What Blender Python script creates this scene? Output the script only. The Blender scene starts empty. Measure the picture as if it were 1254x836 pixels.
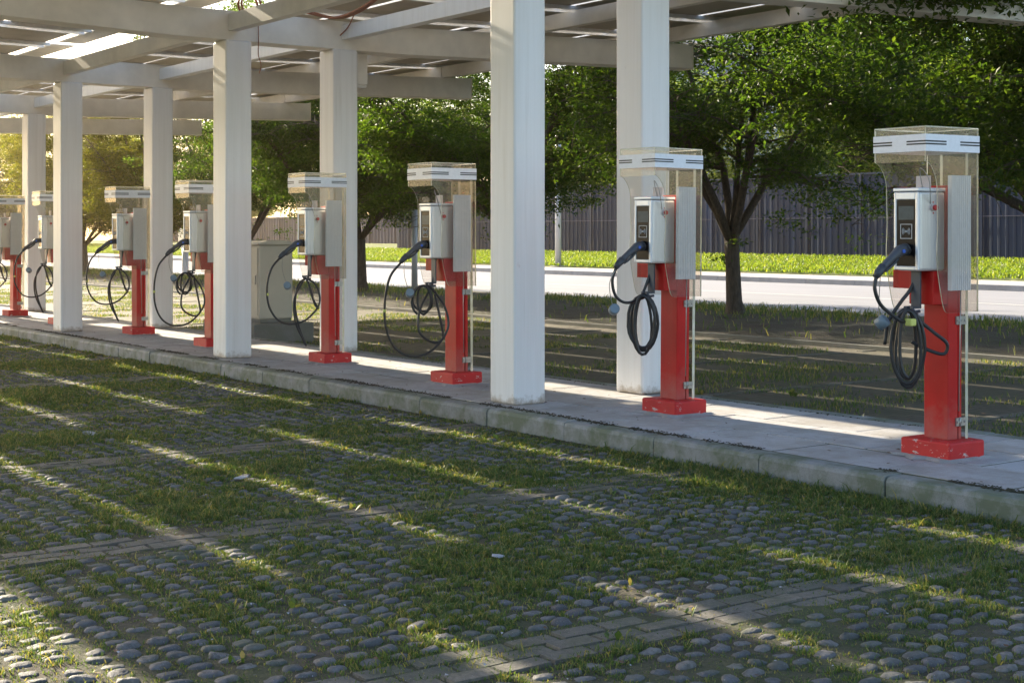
import bpy, bmesh, math, random
import numpy as np
from mathutils import Vector, Matrix

random.seed(7)
RNG = np.random.default_rng(11)
scene = bpy.context.scene
COL = scene.collection
R = math.radians
PI = math.pi

# --------------------------------------------------------------------------
# camera numbers (perspective recovered from the photograph's vanishing points)
# --------------------------------------------------------------------------
CAM_H = 1.56
FPX = 1786.0                       # focal length in pixels of a 1254 px wide frame
SN, CS = 0.58493, 0.81109          # image right / view direction in world axes
# world: +X along the kerb towards the camera, +Y across the island, Z up

# --------------------------------------------------------------------------
# object helpers
# --------------------------------------------------------------------------
def tag(o, label=None, cat=None, group=None, kind=None):
    if label: o['label'] = label
    if cat: o['category'] = cat
    if group: o['group'] = group
    if kind: o['kind'] = kind
    return o

def empty(name, loc=(0, 0, 0), rz=0):
    o = bpy.data.objects.new(name, None)
    o.empty_display_size = 0.3
    COL.objects.link(o)
    o.location = loc
    o.rotation_euler = (0, 0, rz)
    return o

def children_of(o):
    return [c for c in COL.objects if c.parent == o]

def copy_tree(o, parent=None):
    c = o.copy()
    COL.objects.link(c)
    if parent is not None:
        c.parent = parent
    for ch in children_of(o):
        copy_tree(ch, c)
    return c

class MB:
    """collects boxes, tubes, prisms and links them as one mesh object"""
    def __init__(self):
        self.v = []; self.f = []; self.m = []; self.s = []
    def add(self, verts, faces, mi=0, smooth=False):
        b = len(self.v)
        self.v.extend([tuple(p) for p in verts])
        for k, fc in enumerate(faces):
            self.f.append(tuple(i + b for i in fc))
            self.m.append(mi[k] if isinstance(mi, (list, tuple)) else mi)
            self.s.append(smooth)
        return self
    def box(self, x0, y0, z0, x1, y1, z1, mi=0):
        v = [(x0,y0,z0),(x1,y0,z0),(x1,y1,z0),(x0,y1,z0),(x0,y0,z1),(x1,y0,z1),(x1,y1,z1),(x0,y1,z1)]
        f = [(0,3,2,1),(4,5,6,7),(0,1,5,4),(1,2,6,5),(2,3,7,6),(3,0,4,7)]
        return self.add(v, f, mi)
    def prism(self, poly, axis, a, b, mi=0, emi=None):
        """extrude a 2-D polygon along an axis ('x': poly=(y,z), 'y': poly=(x,z), 'z': poly=(x,y))"""
        def P(p, t):
            return {'x': (t, p[0], p[1]), 'y': (p[0], t, p[1]), 'z': (p[0], p[1], t)}[axis]
        n = len(poly)
        v = [P(p, a) for p in poly] + [P(p, b) for p in poly]
        f = [tuple(range(n-1, -1, -1)), tuple(range(n, 2*n))] + [(i, (i+1) % n, n+(i+1) % n, n+i) for i in range(n)]
        e = mi if emi is None else emi
        return self.add(v, f, [mi, mi] + [e]*n)
    def tube(self, pts, r, seg=8, mi=0, cap=True):
        pts = [Vector(p) for p in pts]
        n = len(pts)
        rr = r if isinstance(r, (list, tuple)) else [r]*n
        verts = []; faces = []
        t0 = (pts[1]-pts[0]).normalized()
        up = Vector((0, 0, 1)) if abs(t0.z) < 0.9 else Vector((1, 0, 0))
        u = t0.cross(up).normalized()
        for i, p in enumerate(pts):
            t = (pts[min(i+1, n-1)]-pts[max(i-1, 0)])
            if t.length < 1e-9: t = t0
            t = t.normalized()
            u = (u - t*u.dot(t))
            if u.length < 1e-6: u = t.orthogonal()
            u.normalize()
            w = t.cross(u)
            for k in range(seg):
                a = 2*PI*k/seg
                verts.append(p + (u*math.cos(a)+w*math.sin(a))*rr[i])
        for i in range(n-1):
            for k in range(seg):
                k2 = (k+1) % seg
                faces.append((i*seg+k, i*seg+k2, (i+1)*seg+k2, (i+1)*seg+k))
        self.add(verts, faces, mi, True)
        if cap:
            b = len(self.v)-len(verts)
            self.f.append(tuple(b+k for k in range(seg-1, -1, -1))); self.m.append(mi); self.s.append(False)
            self.f.append(tuple(b+(n-1)*seg+k for k in range(seg))); self.m.append(mi); self.s.append(False)
        return self
    def build(self, name, mats, parent=None, bevel=0, segs=2):
        me = bpy.data.meshes.new(name)
        me.from_pydata(self.v, [], self.f)
        if not isinstance(mats, (list, tuple)): mats = [mats]
        for m in mats: me.materials.append(m)
        me.polygons.foreach_set('material_index', self.m)
        me.polygons.foreach_set('use_smooth', self.s)
        b = bmesh.new(); b.from_mesh(me); bmesh.ops.recalc_face_normals(b, faces=b.faces); b.to_mesh(me); b.free()
        me.update()
        o = bpy.data.objects.new(name, me)
        COL.objects.link(o)
        if parent is not None: o.parent = parent
        if bevel:
            md = o.modifiers.new('bevel', 'BEVEL'); md.width = bevel; md.segments = segs
            md.limit_method = 'ANGLE'; md.angle_limit = R(40)
        return o

def np_mesh(name, verts, quads=None, tris=None, mats=(), smooth=False, parent=None):
    """fast mesh from numpy arrays"""
    me = bpy.data.meshes.new(name)
    verts = np.asarray(verts, dtype=np.float32)
    nq = 0 if quads is None else len(quads)
    nt = 0 if tris is None else len(tris)
    me.vertices.add(len(verts)); me.vertices.foreach_set('co', verts.ravel())
    idx = []
    if nq: idx.append(np.asarray(quads, dtype=np.int32).ravel())
    if nt: idx.append(np.asarray(tris, dtype=np.int32).ravel())
    idx = np.concatenate(idx)
    me.loops.add(len(idx)); me.loops.foreach_set('vertex_index', idx)
    me.polygons.add(nq+nt)
    starts = np.concatenate([np.arange(nq)*4, nq*4+np.arange(nt)*3]).astype(np.int32)
    me.polygons.foreach_set('loop_start', starts)
    me.polygons.foreach_set('use_smooth', np.full(nq+nt, smooth))
    for m in mats: me.materials.append(m)
    me.update(calc_edges=True)
    o = bpy.data.objects.new(name, me)
    COL.objects.link(o)
    if parent is not None: o.parent = parent
    return o

def spline(pts, n=8):
    """Catmull-Rom through the points"""
    P = [np.array(p, float) for p in pts]
    P = [2*P[0]-P[1]] + P + [2*P[-1]-P[-2]]
    out = []
    for i in range(1, len(P)-2):
        for k in range(n):
            t = k/n
            a, b, c, d = P[i-1], P[i], P[i+1], P[i+2]
            out.append(0.5*((2*b)+(c-a)*t+(2*a-5*b+4*c-d)*t*t+(3*b-a-3*c+d)*t**3))
    out.append(P[-2])
    return [tuple(p) for p in out]

def vnoise(x, y, s, seed=0):
    """value noise, numpy, range 0..1"""
    x = np.asarray(x)/s; y = np.asarray(y)/s
    xi = np.floor(x).astype(np.int64); yi = np.floor(y).astype(np.int64)
    fx = x-xi; fy = y-yi
    fx = fx*fx*(3-2*fx); fy = fy*fy*(3-2*fy)
    def h(a, b):
        n = (a*374761393 + b*668265263 + seed*974634777) & 0x7fffffff
        n = ((n ^ (n >> 13))*1274126177) & 0x7fffffff
        return ((n ^ (n >> 16)) & 0xffff)/65535.0
    return (h(xi,yi)*(1-fx)+h(xi+1,yi)*fx)*(1-fy)+(h(xi,yi+1)*(1-fx)+h(xi+1,yi+1)*fx)*fy

def in_view(x, y, margin=2.2, zmax=200):
    """points a camera at or a step beside the photograph's place could see"""
    r = SN*x+CS*y
    z = -CS*x+SN*y
    return (z > 1.5) & (np.abs(r) < 0.352*z+margin) & (z < zmax)

# --------------------------------------------------------------------------
# materials
# --------------------------------------------------------------------------
def new_mat(name):
    m = bpy.data.materials.new(name); m.use_nodes = True
    nt = m.node_tree
    return m, nt, nt.nodes['Principled BSDF'], nt.nodes['Material Output']

def N(nt, t, **kw):
    n = nt.nodes.new(t)
    for k, v in kw.items():
        if k in n.inputs: n.inputs[k].default_value = v
        else: setattr(n, k, v)
    return n

def L(nt, a, b): nt.links.new(a, b)

def ramp(nt, fac, stops, interp='LINEAR'):
    r = nt.nodes.new('ShaderNodeValToRGB')
    r.color_ramp.interpolation = interp
    e = r.color_ramp.elements
    while len(e) < len(stops): e.new(0.5)
    for i, (p, c) in enumerate(stops):
        e[i].position = p
        e[i].color = (c[0], c[1], c[2], 1) if not isinstance(c, (int, float)) else (c, c, c, 1)
    L(nt, fac, r.inputs[0])
    return r.outputs[0]

def coord(nt, scale=(1, 1, 1), space='Object'):
    tc = N(nt, 'ShaderNodeTexCoord'); mp = N(nt, 'ShaderNodeMapping')
    mp.inputs['Scale'].default_value = scale
    if space == 'World':
        g = N(nt, 'ShaderNodeNewGeometry'); L(nt, g.outputs['Position'], mp.inputs['Vector'])
    else:
        L(nt, tc.outputs[space], mp.inputs['Vector'])
    return mp.outputs[0]

def noise(nt, vec, scale, detail=4, rough=0.55, out='Fac'):
    n = N(nt, 'ShaderNodeTexNoise', Scale=scale, Detail=detail, Roughness=rough)
    L(nt, vec, n.inputs['Vector'])
    return n.outputs[out]

def mixc(nt, fac, a, b, mode='MIX'):
    m = N(nt, 'ShaderNodeMix', data_type='RGBA', blend_type=mode)
    if isinstance(fac, (int, float)): m.inputs[0].default_value = fac
    else: L(nt, fac, m.inputs[0])
    for s, i in ((a, 6), (b, 7)):
        if isinstance(s, (tuple, list)): m.inputs[i].default_value = (*s[:3], 1)
        else: L(nt, s, m.inputs[i])
    return m.outputs[2]

def bump(nt, bsdf, h, strength=0.3, dist=0.01):
    b = N(nt, 'ShaderNodeBump', Strength=strength, Distance=dist)
    L(nt, h, b.inputs['Height']); L(nt, b.outputs[0], bsdf.inputs['Normal'])

def simple(name, c, rough=0.5, metal=0, var=0.08, vscale=6, stretch=(1, 1, 1), bstr=0.0, bscale=60, bdist=0.002, spec=0.5):
    m, nt, p, o = new_mat(name)
    v = coord(nt, stretch, 'World')
    n = noise(nt, v, vscale, 5, 0.6)
    lo = tuple(max(0, k*(1-var)) for k in c); hi = tuple(min(1, k*(1+var)) for k in c)
    L(nt, ramp(nt, n, [(0.3, lo), (0.7, hi)]), p.inputs['Base Color'])
    p.inputs['Roughness'].default_value = rough; p.inputs['Metallic'].default_value = metal
    p.inputs['Specular IOR Level'].default_value = spec
    if bstr: bump(nt, p, noise(nt, v, bscale, 3, 0.6), bstr, bdist)
    return m

M = {}
# white painted steel with faint vertical streaks and grime
def white_steel():
    m, nt, p, o = new_mat('white_painted_steel')
    v = coord(nt, (9, 9, 0.30), 'World')
    n = noise(nt, v, 1.6, 6, 0.62)
    c1 = ramp(nt, n, [(0.3, (0.73, 0.715, 0.69)), (0.62, (0.80, 0.79, 0.775))])
    v2 = coord(nt, (1, 1, 1), 'World')
    n2 = noise(nt, v2, 9, 6, 0.7)
    c2 = mixc(nt, ramp(nt, n2, [(0.66, 0.0), (0.80, 0.5)]), c1, (0.42, 0.37, 0.30))
    g = N(nt, 'ShaderNodeNewGeometry'); sx = N(nt, 'ShaderNodeSeparateXYZ'); L(nt, g.outputs['Position'], sx.inputs[0])
    n3 = noise(nt, v2, 14, 5, 0.7)
    sm = N(nt, 'ShaderNodeMath', operation='MULTIPLY_ADD'); L(nt, n3, sm.inputs[0]); sm.inputs[1].default_value = -.22; L(nt, sx.outputs['Z'], sm.inputs[2])
    c2 = mixc(nt, ramp(nt, sm.outputs[0], [(0.045, 0.8), (0.12, 0.0)]), c2, (0.30, 0.22, 0.14))
    n4 = noise(nt, coord(nt, (5, 5, 0.25), 'World'), 2.2, 5, 0.6)
    c2 = mixc(nt, ramp(nt, n4, [(0.60, 0.0), (0.78, 0.38)]), c2, (0.50, 0.46, 0.41))
    L(nt, c2, p.inputs['Base Color'])
    p.inputs['Roughness'].default_value = 0.42
    bump(nt, p, noise(nt, v2, 3, 2), 0.04, 0.01)
    return m
M['white'] = white_steel()
M['beam'] = simple('beam_cream_paint', (0.76, 0.72, 0.65), 0.5, 0, 0.10, 3, (1, 1, 1), 0.03, 20)
M['galv'] = simple('galvanised_steel', (0.66, 0.67, 0.70), 0.45, 0.25, 0.10, 14)

def red_paint(name, chips):
    m, nt, p, o = new_mat(name)
    v = coord(nt, (1, 1, 1), 'World')
    n = noise(nt, v, 5, 5, 0.6)
    c = ramp(nt, n, [(0.3, (0.44, 0.006, 0.007)), (0.7, (0.56, 0.010, 0.010))])
    if chips:
        n2 = noise(nt, coord(nt, (1, 1, 2.4), 'World'), 12, 9, 0.74)
        k = ramp(nt, n2, [(0.60, 0.0), (0.625, 1.0)])
        c = mixc(nt, k, c, (0.52, 0.42, 0.38))
        n3 = noise(nt, v, 40, 4, 0.6)
        c = mixc(nt, ramp(nt, n3, [(0.6, 0.0), (0.7, 0.5)]), c, (0.22, 0.02, 0.02))
        bump(nt, p, n2, 0.3, 0.004)
        p.inputs['Roughness'].default_value = 0.6
    else:
        n5 = noise(nt, coord(nt, (6, 6, 0.5), 'World'), 1.5, 6, 0.65)
        c = mixc(nt, ramp(nt, n5, [(0.5, 0.0), (0.75, 0.22)]), c, (0.40, 0.06, 0.05))
        g = N(nt, 'ShaderNodeNewGeometry'); sx = N(nt, 'ShaderNodeSeparateXYZ'); L(nt, g.outputs['Position'], sx.inputs[0])
        sm = N(nt, 'ShaderNodeMath', operation='MULTIPLY_ADD'); L(nt, noise(nt, v, 9, 5, 0.7), sm.inputs[0]); sm.inputs[1].default_value = -.5; L(nt, sx.outputs['Z'], sm.inputs[2])
        c = mixc(nt, ramp(nt, sm.outputs[0], [(0.0, 0.55), (0.25, 0.0)]), c, (0.36, 0.16, 0.13))
        nb = noise(nt, v, 34, 5, 0.7)
        c = mixc(nt, ramp(nt, nb, [(0.70, 0.0), (0.73, 0.7)]), c, (0.40, 0.30, 0.27))
        p.inputs['Roughness'].default_value = 0.36
        p.inputs['Specular IOR Level'].default_value = 0.3
        bump(nt, p, noise(nt, v, 35, 2), 0.04, 0.003)
    L(nt, c, p.inputs['Base Color'])
    return m
M['red'] = red_paint('red_paint', False)
M['red_worn'] = red_paint('worn_red_paint', True)

def brushed():
    m, nt, p, o = new_mat('brushed_steel')
    v = coord(nt, (260, 260, 4), 'World')
    n = noise(nt, v, 1.0, 3, 0.6)
    L(nt, ramp(nt, n, [(0.3, (0.62, 0.61, 0.60)), (0.7, (0.80, 0.79, 0.77))]), p.inputs['Base Color'])
    p.inputs['Metallic'].default_value = 0.55
    p.inputs['Roughness'].default_value = 0.36
    bump(nt, p, n, 0.05, 0.001)
    return m
M['steel'] = brushed()
M['silver'] = simple('silver_frame', (0.72, 0.75, 0.80), 0.32, 0.4, 0.04, 20)
M['alu'] = simple('anodised_aluminium', (0.80, 0.80, 0.83), 0.42, 0.05, 0.05, 30)
M['chrome'] = simple('hinge_steel', (0.40, 0.385, 0.35), 0.4, 0.7, 0.15, 60)
M['black'] = simple('black_gloss_panel', (0.008, 0.008, 0.010), 0.2, 0, 0.1, 10, spec=0.18)
M['stripe'] = simple('black_stripe', (0.015, 0.015, 0.016), 0.5, 0, 0.1, 10)
M['lcd'] = simple('grey_lcd', (0.075, 0.095, 0.10), 0.25, 0, 0.12, 30, spec=0.2)
M['print'] = simple('pale_print', (0.55, 0.56, 0.57), 0.5, 0, 0.03, 30)
M['rubber'] = simple('black_rubber_cable', (0.018, 0.018, 0.020), 0.38, 0, 0.25, 25)
M['handle'] = simple('grey_plastic_handle', (0.060, 0.064, 0.075), 0.5, 0, 0.10, 25)
M['handle_dark'] = simple('dark_plastic_grip', (0.045, 0.048, 0.055), 0.45, 0, 0.10, 25)
M['hook'] = simple('dark_slate_steel', (0.055, 0.065, 0.085), 0.45, 0.2, 0.15, 25)
M['cap'] = simple('blue_grey_cap', (0.15, 0.20, 0.24), 0.45, 0, 0.10, 25)
M['tag'] = simple('yellow_tag', (0.62, 0.62, 0.16), 0.6, 0, 0.10, 40)
M['blue'] = simple('blue_button', (0.03, 0.12, 0.55), 0.3, 0, 0.05, 40)
M['button'] = simple('red_button', (0.55, 0.02, 0.02), 0.3, 0, 0.1, 40)
M['sticker'] = simple('pale_sticker', (0.62, 0.53, 0.50), 0.5, 0, 0.06, 20)
M['wire'] = simple('thin_wire', (0.30, 0.28, 0.25), 0.5, 0, 0.2, 20)
M['copper'] = simple('brown_conduit', (0.30, 0.11, 0.06), 0.5, 0, 0.2, 20)

def acrylic():
    m, nt, p, o = new_mat('clear_acrylic')
    nt.nodes.remove(p)
    tr = N(nt, 'ShaderNodeBsdfTransparent'); tr.inputs['Color'].default_value = (0.90, 0.885, 0.86, 1)
    gl = N(nt, 'ShaderNodeBsdfGlossy', Roughness=0.04); gl.inputs['Color'].default_value = (1, 1, 1, 1)
    df = N(nt, 'ShaderNodeBsdfDiffuse'); df.inputs['Color'].default_value = (0.62, 0.60, 0.55, 1)
    lw = N(nt, 'ShaderNodeLayerWeight', Blend=0.5)
    pw = N(nt, 'ShaderNodeMath', operation='POWER'); L(nt, lw.outputs['Facing'], pw.inputs[0]); pw.inputs[1].default_value = 4.0
    fr = N(nt, 'ShaderNodeMath', operation='MULTIPLY_ADD'); L(nt, pw.outputs[0], fr.inputs[0]); fr.inputs[1].default_value = 0.16; fr.inputs[2].default_value = 0.025
    v = coord(nt, (1, 1, 0.35), 'World')
    n = noise(nt, v, 7, 5, 0.65)
    dirt = ramp(nt, n, [(0.35, 0.005), (0.75, 0.04)])
    a = N(nt, 'ShaderNodeMixShader'); b = N(nt, 'ShaderNodeMixShader')
    L(nt, dirt, a.inputs[0]); L(nt, tr.outputs[0], a.inputs[1]); L(nt, df.outputs[0], a.inputs[2])
    L(nt, fr.outputs[0], b.inputs[0]); L(nt, a.outputs[0], b.inputs[1]); L(nt, gl.outputs[0], b.inputs[2])
    L(nt, b.outputs[0], o.inputs['Surface'])
    return m
M['acrylic'] = acrylic()
def acrylic_edge():
    m, nt, p, o = new_mat('acrylic_cut_edge')
    v = coord(nt, (1, 1, 1), 'World')
    L(nt, ramp(nt, noise(nt, v, 12, 3), [(0.3, (0.62, 0.58, 0.40)), (0.7, (0.85, 0.82, 0.66))]), p.inputs['Base Color'])
    p.inputs['Roughness'].default_value = 0.25
    p.inputs['Transmission Weight'].default_value = 0.35
    return m
M['edge'] = acrylic_edge()

def leaf_mat(name, a, b, c, tr=0.5):
    m, nt, p, o = new_mat(name)
    g = N(nt, 'ShaderNodeNewGeometry')
    col = ramp(nt, g.outputs['Random Per Island'], [(0.0, a), (0.55, b), (1.0, c)])
    L(nt, col, p.inputs['Base Color'])
    p.inputs['Roughness'].default_value = 0.5
    p.inputs['Specular IOR Level'].default_value = 0.25
    t = N(nt, 'ShaderNodeBsdfTranslucent')
    hs = mixc(nt, 1.0, col, (3.0, 2.6, 0.9), 'MULTIPLY')
    L(nt, hs, t.inputs['Color'])
    mx = N(nt, 'ShaderNodeMixShader'); mx.inputs[0].default_value = tr
    L(nt, p.outputs[0], mx.inputs[1]); L(nt, t.outputs[0], mx.inputs[2])
    L(nt, mx.outputs[0], o.inputs['Surface'])
    return m
M['leaf'] = leaf_mat('tree_leaves', (0.018, 0.044, 0.008), (0.030, 0.066, 0.012), (0.058, 0.100, 0.017), 0.5)
M['leaf_far'] = leaf_mat('far_tree_leaves', (0.050, 0.095, 0.014), (0.080, 0.135, 0.020), (0.12, 0.17, 0.03), 0.5)
M['grass'] = leaf_mat('grass_blades', (0.034, 0.068, 0.021), (0.062, 0.112, 0.032), (0.19, 0.175, 0.080), 0.32)
M['lawn'] = leaf_mat('lawn_blades', (0.062, 0.115, 0.016), (0.095, 0.155, 0.022), (0.15, 0.19, 0.035), 0.35)

def bark():
    m, nt, p, o = new_mat('tree_bark')
    v = coord(nt, (1, 1, 0.25), 'World')
    n = noise(nt, v, 28, 6, 0.65)
    L(nt, ramp(nt, n, [(0.3, (0.035, 0.027, 0.022)), (0.7, (0.12, 0.095, 0.078))]), p.inputs['Base Color'])
    p.inputs['Roughness'].default_value = 0.9
    bump(nt, p, n, 0.8, 0.02)
    return m
M['bark'] = bark()

def soil(name, dark, light, green, gamt, bscale=18, bd=0.03):
    m, nt, p, o = new_mat(name)
    v = coord(nt, (1, 1, 1), 'World')
    n = noise(nt, v, 30, 8, 0.7)
    c = ramp(nt, n, [(0.3, dark), (0.7, light)])
    n2 = noise(nt, v, 1.3, 6, 0.65)
    c = mixc(nt, ramp(nt, n2, [(0.40, 0.0), (0.62, gamt)]), c, green)
    L(nt, c, p.inputs['Base Color'])
    p.inputs['Roughness'].default_value = 0.95
    bump(nt, p, noise(nt, v, bscale, 8, 0.7), 0.9, bd)
    return m
M['moss_soil'] = soil('mossy_soil', (0.024, 0.021, 0.013), (0.075, 0.062, 0.038), (0.045, 0.062, 0.016), 0.85)
M['planter_soil'] = soil('planting_soil', (0.020, 0.016, 0.012), (0.062, 0.047, 0.035), (0.05, 0.07, 0.02), 0.35, 14, 0.05)
M['far_ground'] = soil('far_ground', (0.08, 0.09, 0.03), (0.15, 0.16, 0.06), (0.11, 0.17, 0.03), 0.8, 4, 0.05)
M['lawn_ground'] = soil('lawn_ground', (0.08, 0.10, 0.02), (0.14, 0.16, 0.035), (0.11, 0.16, 0.025), 0.7, 8, 0.06)

def stone(name, lo, mid, hi, mossc=(0.07, 0.085, 0.03), moss=0.35):
    m, nt, p, o = new_mat(name)
    g = N(nt, 'ShaderNodeNewGeometry')
    c = ramp(nt, g.outputs['Random Per Island'], [(0, lo), (0.5, mid), (1, hi)])
    v = coord(nt, (1, 1, 1), 'World')
    n = noise(nt, v, 45, 6, 0.65)
    c = mixc(nt, ramp(nt, n, [(0.35, 0.65), (0.6, 0.0)]), c, (0.05, 0.046, 0.038))
    n2 = noise(nt, v, 2.6, 5, 0.6)
    c = mixc(nt, ramp(nt, n2, [(0.48, 0.0), (0.68, moss)]), c, mossc)
    n4 = noise(nt, v, 160, 2, 0.5)
    c = mixc(nt, ramp(nt, n4, [(0.68, 0.0), (0.74, 0.6)]), c, (0.45, 0.43, 0.40))
    L(nt, c, p.inputs['Base Color'])
    p.inputs['Roughness'].default_value = 0.72
    bump(nt, p, noise(nt, v, 70, 6, 0.7), 0.9, 0.008)
    return m
M['cobble'] = stone('cobble_stone', (0.075, 0.078, 0.088), (0.115, 0.115, 0.122), (0.18, 0.168, 0.158), moss=.55)
M['brickpav'] = stone('divider_brick', (0.085, 0.080, 0.070), (0.12, 0.11, 0.092), (0.17, 0.15, 0.12), (0.05, 0.06, 0.022), 0.7)

def granite(name, base, green, gamt, sx=1.0):
    m, nt, p, o = new_mat(name)
    v = coord(nt, (1, 1, 1), 'World')
    n = noise(nt, v, 220, 3, 0.7)
    c = ramp(nt, n, [(0.3, tuple(k*0.72 for k in base)), (0.55, base), (0.75, tuple(min(1, k*1.22) for k in base))])
    n2 = noise(nt, v, 3.4, 8, 0.72)
    c = mixc(nt, ramp(nt, n2, [(0.40, 0.0), (0.58, gamt)]), c, green)
    n3 = noise(nt, coord(nt, (1, 1, 0.3), 'World'), 7, 6, 0.7)
    c = mixc(nt, ramp(nt, n3, [(0.58, 0.0), (0.76, 0.6)]), c, (0.12, 0.105, 0.085))
    g = N(nt, 'ShaderNodeNewGeometry')
    c = mixc(nt, 1.0, c, ramp(nt, g.outputs['Random Per Island'], [(0, 0.86), (1, 1.08)]), 'MULTIPLY')
    L(nt, c, p.inputs['Base Color'])
    p.inputs['Roughness'].default_value = 0.7
    bump(nt, p, n2, 0.15, 0.01)
    return m
M['kerbstone'] = granite('kerb_granite', (0.24, 0.25, 0.25), (0.085, 0.11, 0.065), 0.9)
M['slab'] = granite('island_granite', (0.42, 0.415, 0.425), (0.27, 0.25, 0.225), 0.7)
M['concrete'] = granite('weathered_concrete', (0.20, 0.195, 0.185), (0.11, 0.12, 0.08), 0.5)

M['mortar'] = granite('mortar', (0.34, 0.335, 0.33), (0.22, 0.21, 0.19), 0.6)

def rear_brick():
    m, nt, p, o = new_mat('brown_brick_paving')
    v = coord(nt, (1, 1, 1), 'World')
    b = N(nt, 'ShaderNodeTexBrick', Scale=1.0)
    b.inputs['Brick Width'].default_value = 0.22; b.inputs['Row Height'].default_value = 0.11
    b.inputs['Mortar Size'].default_value = 0.010; b.inputs['Mortar Smooth'].default_value = 0.3
    b.inputs['Color1'].default_value = (0.080, 0.064, 0.046, 1); b.inputs['Color2'].default_value = (0.125, 0.100, 0.072, 1)
    b.inputs['Mortar'].default_value = (0.030, 0.034, 0.015, 1)
    L(nt, v, b.inputs['Vector'])
    n = noise(nt, v, 1.1, 6, 0.65)
    c = mixc(nt, ramp(nt, n, [(0.42, 0.0), (0.66, 0.7)]), b.outputs['Color'], (0.06, 0.065, 0.028))
    n2 = noise(nt, v, 25, 6, 0.7)
    c = mixc(nt, ramp(nt, n2, [(0.4, 0.4), (0.6, 0.0)]), c, (0.05, 0.042, 0.03))
    L(nt, c, p.inputs['Base Color'])
    p.inputs['Roughness'].default_value = 0.85
    ad = N(nt, 'ShaderNodeMath', operation='MULTIPLY'); L(nt, b.outputs['Fac'], ad.inputs[0]); ad.inputs[1].default_value = -1
    bump(nt, p, ad.outputs[0], 0.6, 0.012)
    return m
M['rear_brick'] = rear_brick()

def asphalt():
    m, nt, p, o = new_mat('pale_road_concrete')
    v = coord(nt, (1, 1, 1), 'World')
    n = noise(nt, v, 60, 4, 0.7)
    c = ramp(nt, n, [(0.3, (0.19, 0.195, 0.225)), (0.7, (0.255, 0.257, 0.285))])
    n2 = noise(nt, coord(nt, (0.12, 1.2, 1), 'World'), 1.5, 6, 0.65)
    c = mixc(nt, ramp(nt, n2, [(0.45, 0.0), (0.7, 0.5)]), c, (0.14, 0.138, 0.145))
    L(nt, c, p.inputs['Base Color']); p.inputs['Roughness'].default_value = 0.85
    bump(nt, p, n, 0.2, 0.004)
    return m
M['road'] = asphalt()
M['path'] = simple('pale_footpath', (0.40, 0.36, 0.32), 0.85, 0, 0.15, 4, (1, 1, 1), 0.2, 50)
M['road_edge'] = simple('sandy_gutter', (0.34, 0.27, 0.16), 0.9, 0, 0.30, 2.5, (0.6, 1, 1), 0.3, 30)
M['road_kerb'] = simple('bluish_kerb', (0.20, 0.215, 0.25), 0.8, 0, 0.15, 3, (1, 1, 1), 0.2, 40)

def fence_mat(name, c, sc):
    m, nt, p, o = new_mat(name)
    v = coord(nt, (1, 1, 0.04), 'World')
    n = noise(nt, v, sc, 4, 0.6)
    k = ramp(nt, n, [(0.3, tuple(q*0.6 for q in c)), (0.6, c), (0.78, tuple(min(1, q*2.2) for q in c))])
    L(nt, k, p.inputs['Base Color'])
    p.inputs['Roughness'].default_value = 0.6; p.inputs['Specular IOR Level'].default_value = 0.2
    return m
M['fence'] = fence_mat('slate_blue_sheet_metal', (0.006, 0.023, 0.064), 2.2)
M['fence_far'] = fence_mat('grey_violet_sheet_metal', (0.10, 0.10, 0.15), 1.6)
M['panel_back'] = simple('solar_back_sheet', (0.42, 0.37, 0.30), 0.5, 0, 0.12, 3)
M['panel_face'] = simple('solar_cell_face', (0.012, 0.016, 0.04), 0.12, 0, 0.2, 5)
M['cabinet'] = simple('beige_cabinet_paint', (0.50, 0.45, 0.36), 0.45, 0, 0.06, 3)
M['cream'] = simple('cream_board', (0.62, 0.56, 0.42), 0.6, 0, 0.08, 3)
M['pole'] = simple('pale_grey_pole', (0.50, 0.51, 0.55), 0.45, 0.1, 0.08, 3)
M['paper'] = simple('white_scrap', (0.30, 0.31, 0.34), 0.7, 0, 0.08, 30)
M['facade'] = simple('blue_grey_facade', (0.22, 0.28, 0.36), 0.5, 0, 0.08, 0.2)
M['glass_blue'] = simple('blue_window_glass', (0.05, 0.12, 0.26), 0.08, 0, 0.15, 0.3)
M['litter'] = simple('dead_leaf_litter', (0.10, 0.055, 0.03), 0.9, 0, 0.5, 8)

# --------------------------------------------------------------------------
# world, sun, camera
# --------------------------------------------------------------------------
SUN_EL, SUN_DY = 22.0, 0.095     # elevation; sideways drift of a shadow per metre of drop
hx = 1/math.tan(R(SUN_EL))
travel = Vector((math.sqrt(hx*hx-SUN_DY**2), SUN_DY, -1)).normalized()
W = bpy.data.worlds.new('World'); scene.world = W; W.use_nodes = True
wn = W.node_tree
sky = wn.nodes.new('ShaderNodeTexSky'); sky.sky_type = 'NISHITA'; sky.sun_disc = False
sky.sun_elevation = R(SUN_EL)
sun_pos = -travel
sky.sun_rotation = math.atan2(sun_pos.x, sun_pos.y) % (2*PI)
sky.air_density = 1.0; sky.dust_density = 1.7; sky.ozone_density = 1.0
wn.links.new(sky.outputs[0], wn.nodes['Background'].inputs[0])
wn.nodes['Background'].inputs[1].default_value = 0.10
sl = bpy.data.lights.new('sun', 'SUN'); sl.energy = 5.0; sl.angle = R(0.6); sl.color = (1.0, 0.87, 0.66)
so = bpy.data.objects.new('sun', sl); COL.objects.link(so)
so.rotation_euler = travel.to_track_quat('-Z', 'Y').to_euler()

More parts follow.
